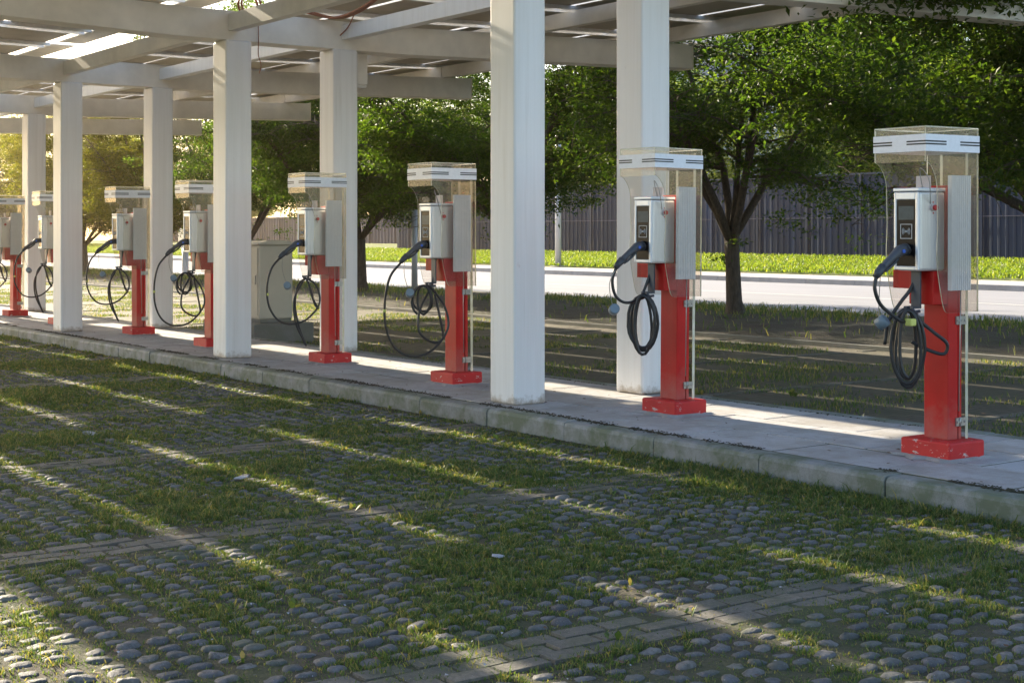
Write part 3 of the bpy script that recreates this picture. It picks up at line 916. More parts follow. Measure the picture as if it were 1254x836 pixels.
def make_charger(kind, rnd):
    t = empty('charging_station')
    mb = MB(); mb.box(-.195, -.175, 0, .195, .160, .115)
    mb.build('base', M['red_worn'], t, bevel=.012)
    rm = random.Random(4); nn = 26
    def edge(k, sc):
        a = 2*PI*k/nn; c_, s_ = math.cos(a), math.sin(a)
        q = sc/max(abs(c_), abs(s_)); w_ = 1+.10*math.sin(k*2.1)+.06*math.sin(k*4.7)
        return (c_*q*w_, s_*q*w_)
    o1 = [edge(k, .235)+(0.0,) for k in range(nn)]; o2 = [edge(k, .20)+(.016,) for k in range(nn)]
    mb = MB(); mb.add(o1+o2, [tuple(range(nn-1, -1, -1)), tuple(range(nn, 2*nn))]+[(k, (k+1) % nn, nn+(k+1) % nn, nn+k) for k in range(nn)])
    mb.build('mortar_bed', M['mortar'], t)
    mb = MB(); mb.box(-.095, -.07, .115, .095, .025, 1.715); 
    p = mb.build('pedestal', M['red'], t, bevel=.006)
    mb = MB(); mb.box(-.088, .036, .115, .092, .064, 1.715)
    mb.build('rear_plate', M['red'], t, bevel=.004)
    mb = MB(); mb.box(-.10, -.205, .97, .093, -.072, 1.18); mb.box(-.245, -.190, 1.065, -.102, -.078, 1.18)
    mb.box(-.10, -.098, 1.18, .093, -.072, 1.70)
    mb.build('bracket', M['red'], t, bevel=.004)
    # acrylic back strip with hinges
    mb = MB(); mb.add([], [])
    y0, y1 = .090, .116
    mb.prism([(-.10, .115), (.10, .115), (.10, 2.045), (-.10, 2.045)], 'y', y0, y1, 0, 1)
    mb.build('back_strip', [M['acrylic'], M['edge']], t)
    for z in (.20, .84):
        mb = MB(); mb.box(.0955, -.002, z, .106, .028, z+.052); mb.box(.0955, .033, z, .106, .094, z+.052)
        mb.tube([(.108, .0305, z-.004), (.108, .0305, z+.056)], .006, 8)
        for yy in (.012, .048, .078):
            mb.tube([(.104, yy, z+.026), (.113, yy, z+.026)], .008, 8)
        mb.build('hinge', M['chrome'], t)
    # control box -----------------------------------------------------------
    mb = MB(); mb.box(-.098, -.335, 1.182, .098, -.100, 1.675)
    bx = mb.build('control_box', M['steel'], t, bevel=.018, segs=3)
    mb = MB()
    fz0, fz1 = 1.188, 1.672
    mb.box(-.097, -.352, fz0, -.078, -.336, fz1); mb.box(.072, -.352, fz0, .097, -.336, fz1)
    mb.box(-.078, -.352, fz0, .072, -.336, 1.212); mb.box(-.078, -.352, 1.625, .072, -.336, fz1)
    mb.build('front_frame', M['silver'], bx, bevel=.005)
    mb = MB(); mb.box(-.101, -.354, 1.676, .101, -.10, 1.698)
    mb.build('lid', M['silver'], bx, bevel=.005)
    mb = MB(); mb.box(-.078, -.345, 1.212, .072, -.337, 1.625)
    sc = mb.build('front_panel', M['black'], bx)
    mb = MB(); mb.box(-.062, -.3475, 1.50, .058, -.3455, 1.585); mb.build('screen', M['lcd'], bx)
    # contactless card reader mark: square frame with radio waves
    mb = MB()
    cx, cz, h = -.002, 1.428, .046; yf = -.3475
    for (a, b, c_, d) in ((-h, -h, h, -h+.004), (-h, h-.004, h, h), (-h, -h+.004, -h+.004, h-.004), (h-.004, -h+.004, h, h-.004)):
        mb.box(cx+a, yf, cz+b, cx+c_, yf+.002, cz+d)
    for s in (-1, 1):
        for rr in (.012, .021, .030):
            pts = [(cx+s*rr*math.cos(q), yf, cz+rr*math.sin(q)) for q in np.linspace(-.75, .75, 7)]
            mb.tube(pts, .0018, 5)
    mb.tube([(cx, yf, cz-.006), (cx, yf, cz+.006)], .005, 6)
    mb.build('card_reader', M['print'], bx)
    mb = MB(); mb.tube([(.0, -.348, 1.318), (.0, -.362, 1.314)], .040, 16)
    mb.build('socket', M['handle_dark'], bx)
    mb = MB(); mb.tube([(.0985, -.215, 1.575), (.108, -.215, 1.575)], .024, 14); mb.build('button_collar', M['sticker'], bx)
    mb = MB(); mb.tube([(.108, -.215, 1.575), (.126, -.215, 1.575)], .0165, 14)
    for q in (-.034, .034):
        mb.box(.0985, -.219, 1.575+q-.004, .1015, -.211, 1.575+q+.004)
    mb.build('emergency_button', M['button'], bx)
    mb = MB(); mb.box(-.05, -.20, 1.700, .06, -.19, 1.775); mb.build('notice_plate', M['sticker'], bx)
    # aluminium panel -------------------------------------------------------
    mb = MB(); 
    mb.box(.150, -.140, 1.06, .178, .045, 1.775)
    for k in range(10):
        y = -.137+.0182*k
        mb.box(.178, y, 1.06, .182, y+.012, 1.775)
    mb.build('ribbed_panel', M['alu'], t)
    mb = MB()
    for z in (1.2, 1.6): mb.box(.096, -.03, z, .149, .01, z+.04)
    mb.tube([(.16, -.03, 1.06), (.155, -.03, .75), (.13, -.01, .3)], .004, 6)
    mb.build('panel_bracket', M['chrome'], t)
    # acrylic canopy ----------------------------------------------------------
    cn = MB()
    prof = side_profile()
    for s in (-1, 1):
        x = s*.203
        cn.prism(prof, 'x', min(x, x-s*.007), max(x, x-s*.007), 0, 1)
    cn.prism([(-.1955, 1.855), (.1955, 1.855), (.1955, 2.058), (-.1955, 2.058)], 'y', -.41, -.403, 0, 1)
    cn.prism([(-.1955, .925), (.1955, .925), (.1955, 2.058), (-.1955, 2.058)], 'y', .078, .085, 0, 1)
    cn.prism([(-.203, -.41), (.203, -.41), (.203, .085), (-.203, .085)], 'z', 2.0645, 2.072, 0, 1)
    c = cn.build('canopy', [M['acrylic'], M['edge']], t)
    # silver band round the hood with paired black stripes
    b0, b1 = 1.918, 2.022
    mb = MB()
    mb.box(-.208, -.415, b0, .208, -.4115, b1); mb.box(-.208, .0865, b0, .208, .090, b1)
    mb.box(.2045, -.4115, b0, .208, .0865, b1); mb.box(-.208, -.4115, b0, -.2045, .0865, b1)
    bd = mb.build('band', M['alu'], c)
    mb = MB()
    for zz in (1.958, 1.975):
        for (a, b) in ((-.2082, -.055), (.060, .2082)):
            mb.box(a, -.4165, zz, b, -.4152, zz+.009)
            mb.box(a, .0902, zz, b, .0912, zz+.009)
        for (a, b) in ((-.4152, -.225), (-.095, .090)):
            mb.box(.2082, a, zz, .2093, b, zz+.009); mb.box(-.2093, a, zz, -.2082, b, zz+.009)
    mb.build('stripes', M['stripe'], bd)
    mb = MB(); mb.tube(spline([(.1, -.24, 1.60), (.16, -.33, 1.75), (.05, -.28, 1.82), (.0, -.2, 1.70)], 6), .003, 5)
    mb.build('wire', M['wire'], t)
    # plug ----------------------------------------------------------------------
    mb = MB()
    mb.tube(spline([(0, -.362, 1.314), (0, -.40, 1.310), (0, -.445, 1.288), (-.004, -.50, 1.250), (-.008, -.555, 1.205)], 4),
            [.034, .035, .036, .037, .037, .036, .035, .032, .029, .027, .026, .025, .024, .024, .024, .024, .024], 12)
    pl = mb.build('plug', M['handle'], t)
    mb = MB()
    mb.tube([(-.008, -.548, 1.211), (-.011, -.590, 1.176), (-.012, -.612, 1.150)], [.030, .026, .020], 12)
    mb.tube(spline([(0, -.425, 1.262), (0, -.455, 1.235), (0, -.50, 1.205), (-.004, -.535, 1.185)], 4), .010, 8)
    mb.build('grip', M['handle_dark'], pl)
    mb = MB(); mb.tube([(.036, -.415, 1.306), (.043, -.415, 1.306)], .012, 10); mb.build('release_button', M['blue'], pl)
    # hook plate and hanging cable ----------------------------------------------------
    mb = MB(); mb.box(-.036, -.262, .955, .036, -.250, 1.182); mb.box(-.036, -.330, .948, -.012, -.250, .962); mb.box(.012, -.330, .948, .036, -.250, .962)
    mb.tube([(-.025, -.255, .93), (-.025, -.30, .925), (-.025, -.325, .95)], .010, 8)
    mb.tube([(.025, -.255, .93), (.025, -.30, .925), (.025, -.325, .95)], .010, 8)
    mb.build('hook_plate', M['hook'], t)
    r = .0115
    cb = MB()
    d = Vector((.70, .71, 0)).normalized()
    def coil(c, a, b, turns, t0, tilt=0, thick=.02, seed=0):
        rr = random.Random(seed)
        pts = []
        n = int(22*turns)
        for i in range(n+1):
            q = t0+2*PI*turns*i/n
            k = i/n
            aa = a*(1+.34*math.sin(q*.41+seed)); bb = b*(1+.20*math.sin(q*.27+seed*2.3))
            off = d*(aa*math.cos(q))+Vector((0, 0, bb*math.sin(q)))
            off += Vector((.7, -.7, 0))*thick*(k-.5)*2
            # hang: all turns share the hook at the top
            p = Vector(c)+off
            p.z += (b-bb)*(1 if math.sin(q) > 0 else -.2)
            pts.append(tuple(p))
        return pts
    if kind == 'tight':
        CT = coil((0, -.335, .715), .082, .225, 3.6, .9, thick=.09, seed=2)
        cb.tube(spline([(-.012, -.605, 1.155), (-.012, -.62, 1.08), (.0, -.585, .985), (.02, -.50, .915), (.03, -.40, .87), CT[0]], 6), r, 8)
        cb.tube(CT, r, 8)
        cb.tube(spline([(-.02, -.22, 1.182), (-.03, -.27, 1.07), (-.06, -.335, .98), (-.10, -.40, .86), (-.11, -.42, .72)], 6), r, 8)
        cb.tube(spline([(.03, -.31, .90), (.09, -.20, .80), (.135, -.13, .73), (.12, -.14, .665), (.06, -.22, .69), (.0, -.30, .74)], 6), r, 8)
    elif kind == 'oval':
        CT = coil((0, -.34, .72), .085, .215, 4.6, 1.2, thick=.10, seed=5)
        cb.tube(spline([(-.012, -.605, 1.155), (-.03, -.63, 1.05), (-.02, -.60, .93), (.0, -.50, .88), CT[0]], 6), r, 8)
        cb.tube(CT, r, 8)
        cb.tube(spline([(-.02, -.22, 1.182), (-.02, -.25, 1.10), (-.03, -.30, .98), (-.02, -.34, .93)], 6), r, 8)
    elif kind == 'drop':
        cb.tube(spline([(-.012, -.605, 1.155), (-.07, -.69, 1.02), (-.10, -.73, .80), (-.10, -.72, .55), (-.07, -.64, .36), (.0, -.50, .28), (.06, -.32, .33), (.085, -.16, .52), (.06, -.17, .72), (.0, -.27, .90)], 6), r, 8)
        cb.tube(spline([(-.02, -.27, .92), (-.05, -.38, .70), (-.03, -.40, .50), (.02, -.28, .40), (.06, -.20, .44), (.05, -.22, .62), (.02, -.26, .85)], 6), r, 8)
        cb.tube(coil((-.02, -.36, .80), .085, .13, 2.6, .5, thick=.03, seed=7), r, 8)
        cb.tube(spline([(-.02, -.22, 1.182), (-.02, -.24, 1.08), (-.01, -.27, .93)], 6), r, 8)
    else:
        cb.tube(spline([(-.012, -.605, 1.155), (-.06, -.68, 1.04), (-.085, -.72, .85), (-.08, -.70, .64), (-.05, -.60, .48), (.0, -.45, .44), (.05, -.30, .50), (.085, -.18, .66), (.06, -.20, .84), (.0, -.29, .925), (-.05, -.37, .85), (-.06, -.40, .65), (-.03, -.38, .45), (.0, -.33, .27), (.012, -.30, .20), (.0, -.34, .28), (-.03, -.41, .46), (-.045, -.42, .70), (-.01, -.33, .90)], 6), r, 8)
        cb.tube(spline([(-.0, -.29, .92), (.02, -.25, .80), (.045, -.22, .66), (.06, -.18, .60), (.04, -.24, .72), (.01, -.28, .9)], 6), r, 8)
        cb.tube(spline([(-.02, -.22, 1.182), (-.02, -.24, 1.08), (-.01, -.27, .93)], 6), r, 8)
    cbo = cb.build('cable', M['rubber'], t)
    # loose cap on a thin lanyard, and tape on the cable
    cpos = {'tight': Vector((-.06, -.50, .865)), 'oval': Vector((-.03, -.61, .83)), 'drop': Vector((.0, -.52, .865)), 'tail': Vector((.0, -.52, .855))}[kind]
    ax = Vector((.75, -.45, .25)).normalized() if kind != 'tight' else Vector((.55, .3, .5)).normalized()
    mb = MB(); mb.tube([cpos-ax*.034, cpos+ax*.030, cpos+ax*.036], [.040, .040, .034], 16)
    cp = mb.build('plug_cap', M['cap'], t)
    mb = MB(); mb.tube(spline([(-.01, -.57, 1.19), (cpos.x*.5, cpos.y-.06, 1.03), tuple(cpos-ax*.03)], 6), .003, 5); mb.build('lanyard', M['wire'], cp)
    if kind == 'tight':
        mb = MB(); mb.box(.03, -.40, .845, .085, -.35, .89); mb.build('tag', M['tag'], t, bevel=.008)
    elif kind in ('drop', 'tail'):
        mb = MB(); z = .69 if kind == 'drop' else .75
        xx, yy = (-.105, -.73) if kind == 'drop' else (-.085, -.714)
        mb.tube([(xx, yy, z), (xx, yy, z+.028)], .0155, 8); mb.build('tag', M['tag'], t)
    return t

GRP = 'charging stations along the island'
CH = [(-5.92, 7.65, 'tight', 'red charging station nearest the camera, blue-grey cap and yellow tag on its cable coil'),
      (-8.58, 7.77, 'oval', 'red charging station in front of a white column, cable in a neat oval coil'),
      (-11.50, 7.65, 'drop', 'red charging station just left of the nearest front column, cable in a wide low loop'),
      (-14.15, 7.75, 'tail', 'red and steel charging station beside the beige cabinet, cable end trailing below its loop'),
      (-17.02, 7.65, 'drop', 'red and steel charging station half hidden behind the second front column'),
      (-19.72, 7.75, 'tail', 'red charging station standing between the second and third front columns'),
      (-22.55, 7.62, 'tail', 'steel charging station mostly hidden behind the third front column, its cable loop showing'),
      (-25.35, 7.75, 'tail', 'red and steel charging station cut by the left edge of the picture')]
protos = {}
rr = random.Random(2)
for i, (x, y, kind, lab) in enumerate(CH):
    if kind not in protos:
        t = make_charger(kind, rr); protos[kind] = t
    else:
        t = copy_tree(protos[kind])
    t.location = (x, y, .1525); t.rotation_euler = (R(rr.uniform(-.35, .35)), R(rr.uniform(-.35, .35)), R(rr.uniform(-1.8, 1.8)))
    tag(t, lab, 'charging station', GRP)

# --------------------------------------------------------------------------
# cabinet, poles, sign
# --------------------------------------------------------------------------
mb = MB(); mb.box(-20.6, 9.10, -.02, -18.85, 10.05, .285)
pl = mb.build('concrete_plinth', M['concrete'], None, bevel=.015)
tag(pl, 'dark concrete plinth under the beige cabinet behind the island', 'plinth')
cab = empty('utility_cabinet', (-19.66, 9.58, .287)); tag(cab, 'beige steel utility cabinet on a dark concrete plinth', 'cabinet')
mb = MB(); mb.box(-.62, -.26, .05, .52, .28, 1.12); mb.build('body', M['cabinet'], cab, bevel=.02)
mb = MB(); mb.box(-.60, -.24, 0, .50, .26, .05); mb.build('foot', M['concrete'], cab)
mb = MB()
mb.prism([(-.30, 1.121), (.32, 1.121), (.32, 1.145), (.16, 1.185), (-.14, 1.185), (-.30, 1.145)], 'x', -.66, .56); mb.build('lid', M['cabinet'], cab, bevel=.008)
for a, b in ((-.58, -.06), (-.04, .48)):
    mb = MB(); mb.box(a, -.272, .10, b, -.2605, 1.08); dr = mb.build('door', M['cabinet'], cab, bevel=.004)
    mb = MB(); mb.box(b-.06, -.29, .55, b-.04, -.273, .68); mb.build('handle', M['chrome'], dr)

def pole(name, x, y, z0, h, r, lab, cat='pole'):
    t = empty(name, (x, y, z0)); tag(t, lab, cat)
    mb = MB(); mb.tube([(0, 0, 0), (0, 0, h)], [r, r*.9], 14); mb.build('shaft', M['pole'], t)
    mb = MB(); mb.box(-r*1.9, -r*1.9, 0, r*1.9, r*1.9, .03); mb.build('base_plate', M['pole'], t)
    return t
pole('sign_pole', -33.4, 20.85, .02, 2.2, .085, 'short pale grey pole at the road edge behind the third charging station')
pole('street_pole', -50.1, 38.6, .17, 6.0, .14, 'tall pale pole on the lawn across the road, in front of the dark fence', 'pole')
pole('marker_post', -53.5, 22.9, .02, 1.0, .13, 'stubby pale post at the road edge beside the far left tree trunk', 'post')
sg = empty('signboard', (-89.5, 38.5, .2)); tag(sg, 'cream signboard on two posts across the road at the far left', 'signboard')
mb = MB(); mb.box(-1.5, -.06, .85, 1.5, .06, 3.1); mb.build('board', M['cream'], sg, bevel=.02)
for s in (-1.2, 1.2):
    mb = MB(); mb.box(s-.06, .06, 0, s+.06, .18, 3.0); mb.build('post', M['pole'], sg)

# --------------------------------------------------------------------------
# fences across the road
# --------------------------------------------------------------------------
def sheet_fence(name, x0, x1, y, z0, h, mat, lab, pitch=.30, depth=.06, bay=3.0, rail=True):
    t = empty(name, ((x0+x1)/2, y, z0)); tag(t, lab, 'fence', 'sheet metal fences across the road')
    hw = (x1-x0)/2
    poly = []; x = -hw
    while x < hw:
        poly += [(x, 0), (x+pitch*.55, 0), (x+pitch*.65, -depth), (x+pitch*.90, -depth)]
        x += pitch
    poly.append((hw, 0))
    n = len(poly)
    v = [(p[0], p[1], 0) for p in poly]+[(p[0], p[1], h) for p in poly]
    f = [(i, i+1, n+i+1, n+i) for i in range(n-1)]
    mb = MB(); mb.add(v, f)
    # back sheet for thickness
    mb.box(-hw, .02, 0, hw, .05, h)
    mb.build('sheet', mat, t)
    mb = MB(); mb.box(-hw, -.10, h-.02, hw, .10, h+.06); mb.build('top_rail', mat, t)
    if rail:
        mb = MB(); mb.box(-hw, -.09, h*.50, hw, -.062, h*.50+.03); mb.build('middle_rail', M['fence_far'], t)
    k = 0; x = -hw+bay/2
    while x < hw and k < 90:
        wx = x+(x0+x1)/2
        if in_view(np.array([wx]), np.array([y]), 4)[0]:
            mb = MB(); mb.box(x-.05, -.12, 0, x+.05, -.061, h); mb.build('post', mat, t); k += 1
        x += bay
    return t
sheet_fence('metal_fence', -76, 20, 46.2, .45, 3.55, M['fence'], 'tall dark slate-blue sheet metal fence behind the lawn on the right', .34, .022, 2.9)
sheet_fence('metal_fence', -153, -76.3, 60, .55, 2.5, M['fence_far'], 'lower grey-violet sheet metal fence in the distance on the left', .5, .08, 4.0, False)

# --------------------------------------------------------------------------
# trees
# --------------------------------------------------------------------------
def make_tree_mesh(seed, Rc=4.2, H=9.5, zlow=1.5, fork=1.35, rt=.17, nlimb=7, leaf_n=46000, leaf_l=.10, fill=1500, bough=None, tilts=(18, 28, 38, 48, 62)):
    rg = np.random.default_rng(seed); r = random.Random(seed)
    tb = MB(); nodes = []
    lean = Vector((r.uniform(-.1, .1), r.uniform(-.1, .1), 0))
    tp = [Vector((0, 0, -.15)), Vector((0, 0, .02)), lean*.3+Vector((0, 0, .25)), lean*.6+Vector((0, 0, fork*.6)), lean+Vector((0, 0, fork))]
    tb.tube(tp, [rt*1.5, rt*1.3, rt*1.02, rt*.92, rt*.95], 12)
    def limb(p0, d0, length, r0, nseg, up, wob):
        pts = [Vector(p0)]; d = Vector(d0).normalized(); rad = [r0]
        for i in range(nseg):
            d = (d+Vector((r.uniform(-wob, wob), r.uniform(-wob, wob), r.uniform(-wob, wob)+up))).normalized()
            pts.append(pts[-1]+d*(length/nseg)); rad.append(max(.006, r0*(1-.85*(i+1)/nseg)))
        return pts, rad
    for i in range(nlimb):
        a = 2*PI*(i+r.uniform(-.3, .3))/nlimb
        tilt = R(r.choice(tilts) + r.uniform(-5, 5)) if i else R(8)
        d = Vector((math.cos(a)*math.sin(tilt), math.sin(a)*math.sin(tilt), math.cos(tilt)))
        ln = (H-fork)*r.uniform(.75, .95)
        z0 = Vector(lean)+Vector((0, 0, fork-r.uniform(0, .25)))
        pts, rad = limb(z0, d, ln, rt*r.uniform(.42, .62), 9, -.015, .14)
        tb.tube(pts, rad, 7)
        for j in range(2, len(pts)):
            for b in range(r.choice([2, 2, 3])):
                dd = (pts[j]-pts[j-1]).normalized()
                a2 = r.uniform(0, 2*PI)
                out = Vector((math.cos(a2), math.sin(a2), r.uniform(-.25, .30)))
                radial = Vector((pts[j].x, pts[j].y, 0)); 
                if radial.length > .05: radial.normalize()
                dirv = (out+radial*.65+dd*.35).normalized()
                l2 = r.uniform(.9, 2.3)*(1.15-.45*j/len(pts))
                if j < 5: l2 *= 1.15
                p2, r2 = limb(pts[j], dirv, l2, max(.012, rad[j]*.5), 5, -.05, .2)
                tb.tube(p2, r2, 5, cap=False)
                for q in range(1, len(p2)):
                    nodes.append((p2[q], .75+.5*q/len(p2)))
                    for _ in range(2):
                        dv = Vector((r.uniform(-1, 1), r.uniform(-1, 1), r.uniform(-.5, .3))).normalized()*r.uniform(.25, .65)
                        e = p2[q]+dv
                        tb.tube([p2[q], p2[q]+dv*.5+Vector((0, 0, .03)), e], [.008, .006, .004], 4, cap=False)
                        nodes.append((e, 1.0))
    # twig ends filling the crown's outer volume, broken into clumps
    zc = (H+zlow)/2; rz = (H-zlow)/2*1.02
    got = 0
    while got < fill:
        v = Vector((r.gauss(0, 1), r.gauss(0, 1), r.gauss(0, 1))).normalized()*(r.uniform(.35, 1.0)**.5)
        p = Vector((v.x*Rc, v.y*Rc, zc+v.z*rz))
        q = math.sin(p.x*1.9+seed)+math.sin(p.y*2.1+seed*2)+math.sin(p.z*2.6+p.x*.7)+.6*math.sin(p.x*4.1-p.y*3.3)
        if q > r.uniform(-1.2, .5):
            nodes.append((p, 1)); got += 1
    if bough:
        bp = [Vector(p) for p in spline(bough, 5)]
        tb.tube(bp, [.085*(1-.9*i/len(bp))+.006 for i in range(len(bp))], 7)
        for j in range(6, len(bp)):
            for b in range(4):
                a2 = r.uniform(0, 2*PI)
                p2, r2 = limb(bp[j], (math.cos(a2), math.sin(a2), r.uniform(-.25, .25)), r.uniform(.5, 1.4), .015, 4, -.05, .2)
                tb.tube(p2, r2, 5, cap=False)
                for q in range(1, len(p2)): nodes.append((p2[q]+Vector((0, 0, 100)), 1)); nodes.append((p2[q]+Vector((r.uniform(-.3,.3), r.uniform(-.3,.3), 100-r.uniform(0,.2))), 1))
    nd = np.array([tuple(p) for p, w in nodes]); w = np.array([w for p, w in nodes])
    onb = nd[:, 2] > 60; nd[onb, 2] -= 100
    # keep the crown inside an uneven envelope
    rad = np.hypot(nd[:, 0], nd[:, 1]); ang = np.arctan2(nd[:, 1], nd[:, 0])
    env = Rc*(1+.16*np.sin(ang*3+seed)+.10*np.sin(ang*5+seed*2))
    low = zlow+.5*np.sin(ang*2+seed)+.35*np.sin(ang*5+seed)
    k = ((rad < env) & (nd[:, 2] > low)) | onb
    nd = nd[k]; w = w[k]
    # thin out whole sprays so gaps open between the clumps
    keep = rg.uniform(0, 1, len(nd)) < .86
    nd = nd[keep]
    idx = rg.integers(0, len(nd), leaf_n)
    sig = rg.uniform(.10, .30, len(nd))
    c = nd[idx]+np.stack([rg.normal(0, 1, leaf_n)*sig[idx], rg.normal(0, 1, leaf_n)*sig[idx], rg.normal(0, 1, leaf_n)*sig[idx]*.42-.02], 1)
    # droop towards the spray's rim
    n = leaf_n
    az = rg.uniform(0, 2*PI, n); pitch = rg.normal(-.35, .45, n)
    u = np.stack([np.cos(az)*np.cos(pitch), np.sin(az)*np.cos(pitch), np.sin(pitch)], 1)
    roll = rg.normal(0, .6, n)
    s = np.stack([-np.sin(az), np.cos(az), np.zeros(n)], 1)
    nn = np.cross(s, u)
    v = s*np.cos(roll)[:, None]+nn*np.sin(roll)[:, None]
    ll = leaf_l*rg.uniform(.65, 1.3, n); ww = ll*rg.uniform(.38, .55, n)
    b = c-u*ll[:, None]*.5; t = c+u*ll[:, None]*.5
    m = c-u*ll[:, None]*.08
    fold = np.cross(u, v)*(ww*.18)[:, None]
    V = np.stack([b, m+v*ww[:, None]*.5+fold, t, m-v*ww[:, None]*.5+fold], 1).reshape(-1, 3)
    Q = np.arange(n*4).reshape(-1, 4)
    return tb, V, Q

def tree_proto(seed, name, leafmat, **kw):
    tb, V, Q = make_tree_mesh(seed, **kw)
    t = empty(name)
    tb.build('trunk', M['bark'], t)
    np_mesh('crown', V, Q, None, [leafmat], parent=t)
    return t
M['leaf_glow_tint'] = leaf_mat('backlight_tinted_leaves', (0.045, 0.066, 0.010), (0.078, 0.096, 0.013), (0.13, 0.13, 0.02), 0.5)  # golden backlight glow painted into the leaf colour of the far-left crowns
protA = tree_proto(4, 'shade_tree', M['leaf'], Rc=4.5, leaf_n=80000, zlow=1.0, fork=1.5, nlimb=8, fill=160, rt=.150, tilts=(12, 20, 28, 36, 24))
protB = tree_proto(9, 'shade_tree', M['leaf'], Rc=4.3, leaf_n=150000, zlow=1.7, fork=1.7, nlimb=7, fill=1300)
protC = tree_proto(15, 'shade_tree', M['leaf'], Rc=4.5, leaf_n=150000, zlow=1.8, fork=1.6, nlimb=7, fill=1300)
protD = tree_proto(31, 'shade_tree', M['leaf'], Rc=5.2, leaf_n=170000, zlow=2.1, fork=1.7, nlimb=7, fill=2200,
                   bough=[(0, 0, 1.6), (.5, -1.2, 2.8), (1.3, -3.2, 3.9), (2.3, -5.2, 4.45), (3.1, -6.6, 4.35), (3.7, -7.6, 4.15)])
TX0, TP = -19.9, 7.05
TG = 'trees in a row along the planting strip'
row = [(-1, 'D', 1.0, 'leafy green tree beyond the right edge, its boughs overhanging behind the nearest charging station'),
       (0, 'A', 1.0, 'leafy green tree with forked dark trunk fully visible between the two nearest charging stations'),
       (1, 'B', 1.0, 'leafy green tree whose trunk stands behind the nearest front column'),
       (2, 'C', .95, 'leafy green tree behind the column beside the beige cabinet charger'),
       (3, 'A', .95, 'leafy green tree rising behind the second front column'),
       (4, 'B', .80, 'leafy green tree hidden low down by the third rear column'),
       (5, 'C', .74, 'rounded dense tree whose trunk shows between third front and third rear columns'),
       (6, 'A', .75, 'leafy tree glimpsed behind the furthest rear column'),
       (7, 'B', .75, 'leafy tree at the far left end of the planting strip row')]
used = set()
rt_ = random.Random(12)
P_ = {'A': protA, 'B': protB, 'C': protC, 'D': protD}
ROT = {-1: 0.0, 0: 0.4, 1: 1.1, 2: 3.9, 3: 2.2, 4: 4.4, 5: 5.2, 6: 3.3, 7: 0.2}
for k, pk, sc, lab in row:
    t = P_[pk] if pk not in used else copy_tree(P_[pk])
    used.add(pk)
    t.location = (TX0-TP*k, 19.56, .06); t.rotation_euler.z = ROT[k]; t.scale = (sc, sc, sc)
    tag(t, lab, 'tree', TG)
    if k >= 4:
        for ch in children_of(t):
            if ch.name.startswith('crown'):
                ch.material_slots[0].link = 'OBJECT'; ch.material_slots[0].material = M['leaf_glow_tint']
# the trees behind the fences
farP = tree_proto(23, 'background_tree', M['leaf_far'], Rc=6.0, H=12, zlow=2.2, fork=2.4, rt=.24, nlimb=8, leaf_n=90000, leaf_l=.17, fill=2500)
BG = 'trees beyond the fences'
far = [(-38, 57, 1.0), (-50, 60, 1.1), (-60, 55, .85), (-93, 72, 1.1), (-88, 68, 1.05), (-104, 66, 1.1), (-121, 70, 1.15), (-140, 66, 1.1), (-160, 60, 1.15), (-27, 60, 1.05),
       (-150, 42, 1.0), (-170, 30, 1.1), (-185, 18, 1.2), (-120, 47, .8)]
for i, (x, y, s) in enumerate(far):
    t = farP if i == 0 else copy_tree(farP)
    t.location = (x, y, .4); t.rotation_euler.z = i*1.7; t.scale = (s, s, s)
    tag(t, 'hazy background tree rising beyond the sheet metal fences', 'tree', BG)

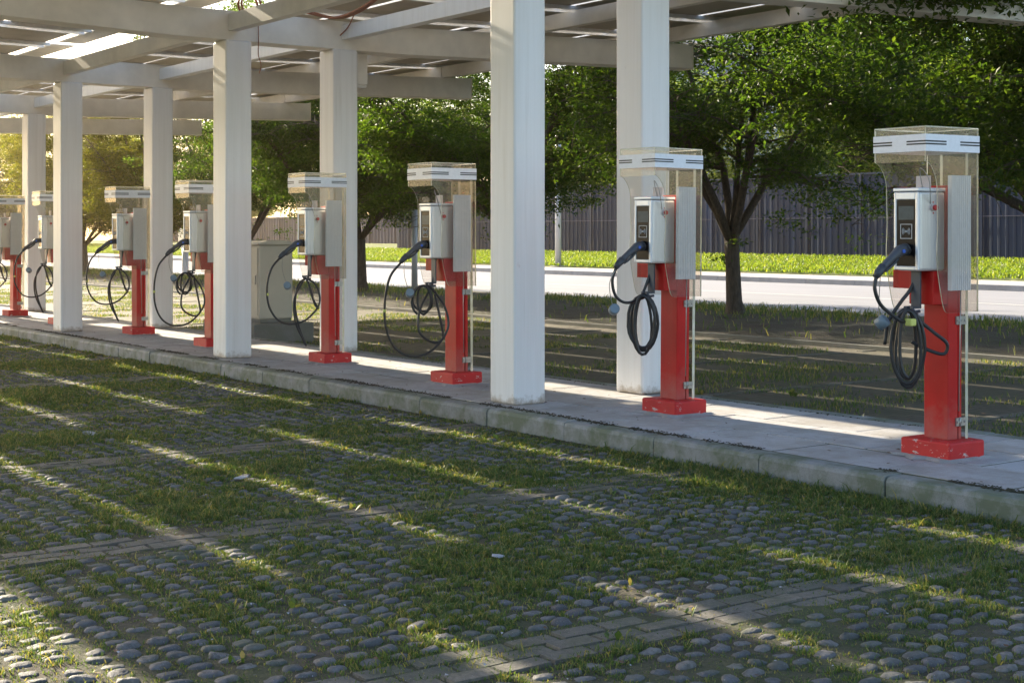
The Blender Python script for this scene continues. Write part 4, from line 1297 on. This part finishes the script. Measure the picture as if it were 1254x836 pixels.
# office block glimpsed through the leaves
ob = empty('office_block', (-76, 79, 0)); tag(ob, 'blue-grey glass office block glimpsed through the branches of the forked tree', 'building')
mb = MB(); mb.box(-9, -8, 0, 9, 8, 15); mb.build('wall', M['facade'], ob)
for f in range(4):
    mb = MB()
    mb.box(-8.6, -8.12, 1.2+3.3*f, 8.6, -8.0, 3.4+3.3*f); mb.box(9.0, -7.6, 1.2+3.3*f, 9.12, 7.6, 3.4+3.3*f)
    mb.build('window_band', M['glass_blue'], ob)
mb = MB(); mb.box(-9.3, -8.3, 15, 9.3, 8.3, 15.5); mb.build('roof', M['facade'], ob)

# --------------------------------------------------------------------------
# scraps lying on the turf paving
# --------------------------------------------------------------------------
def scrap(x, y, s, lab, seed):
    r = random.Random(seed); mb = MB()
    n = 9
    top = [(s*r.uniform(.8, 1.1)*math.cos(2*PI*i/n), s*.75*r.uniform(.8, 1.1)*math.sin(2*PI*i/n), .006+r.uniform(0, .006)) for i in range(n)]
    v = top+[(p[0], p[1], p[2]-.004) for p in top]
    mb.add(v, [tuple(range(n)), tuple(range(2*n-1, n-1, -1))]+[(i, n+i, n+(i+1) % n, (i+1) % n) for i in range(n)])
    o = mb.build('scrap', M['paper'], None); o.location = (x, y, .024); o.rotation_euler = (r.uniform(-.15, .15), r.uniform(-.15, .15), r.uniform(0, 3))
    tag(o, lab, 'litter')
def G(px, py, z=0):
    d = FPX*(CAM_H-z)/(py-287); rr_ = (px-627)*d/FPX
    return (SN*rr_-CS*d, CS*rr_+SN*d)
for (px, py, s, lab) in ((610, 688, .040, 'pale flat oval scrap lying among the cobbles near the middle foreground'),
                         (296, 590, .050, 'pale torn scrap lying on the turf paving left of the centre'),
                         (110, 535, .065, 'whitish scrap lying on the turf paving far left')):
    x, y = G(px, py); scrap(x, y, s, lab, int(px))

# --------------------------------------------------------------------------
# warm evening haze
# --------------------------------------------------------------------------
HAZE = 0.0006
if HAZE:
    hm = bpy.data.materials.new('haze_air'); hm.use_nodes = True
    hn = hm.node_tree; hn.nodes.remove(hn.nodes['Principled BSDF'])
    pv = hn.nodes.new('ShaderNodeVolumePrincipled')
    pv.inputs['Color'].default_value = (1.0, 0.76, 0.48, 1)
    pv.inputs['Density'].default_value = HAZE
    pv.inputs['Anisotropy'].default_value = 0.84
    hn.links.new(pv.outputs[0], hn.nodes['Material Output'].inputs['Volume'])
    mb = MB(); mb.box(-232, -42, -1.15, 36, 142, 17)
    tag(mb.build('haze', hm), kind='stuff')
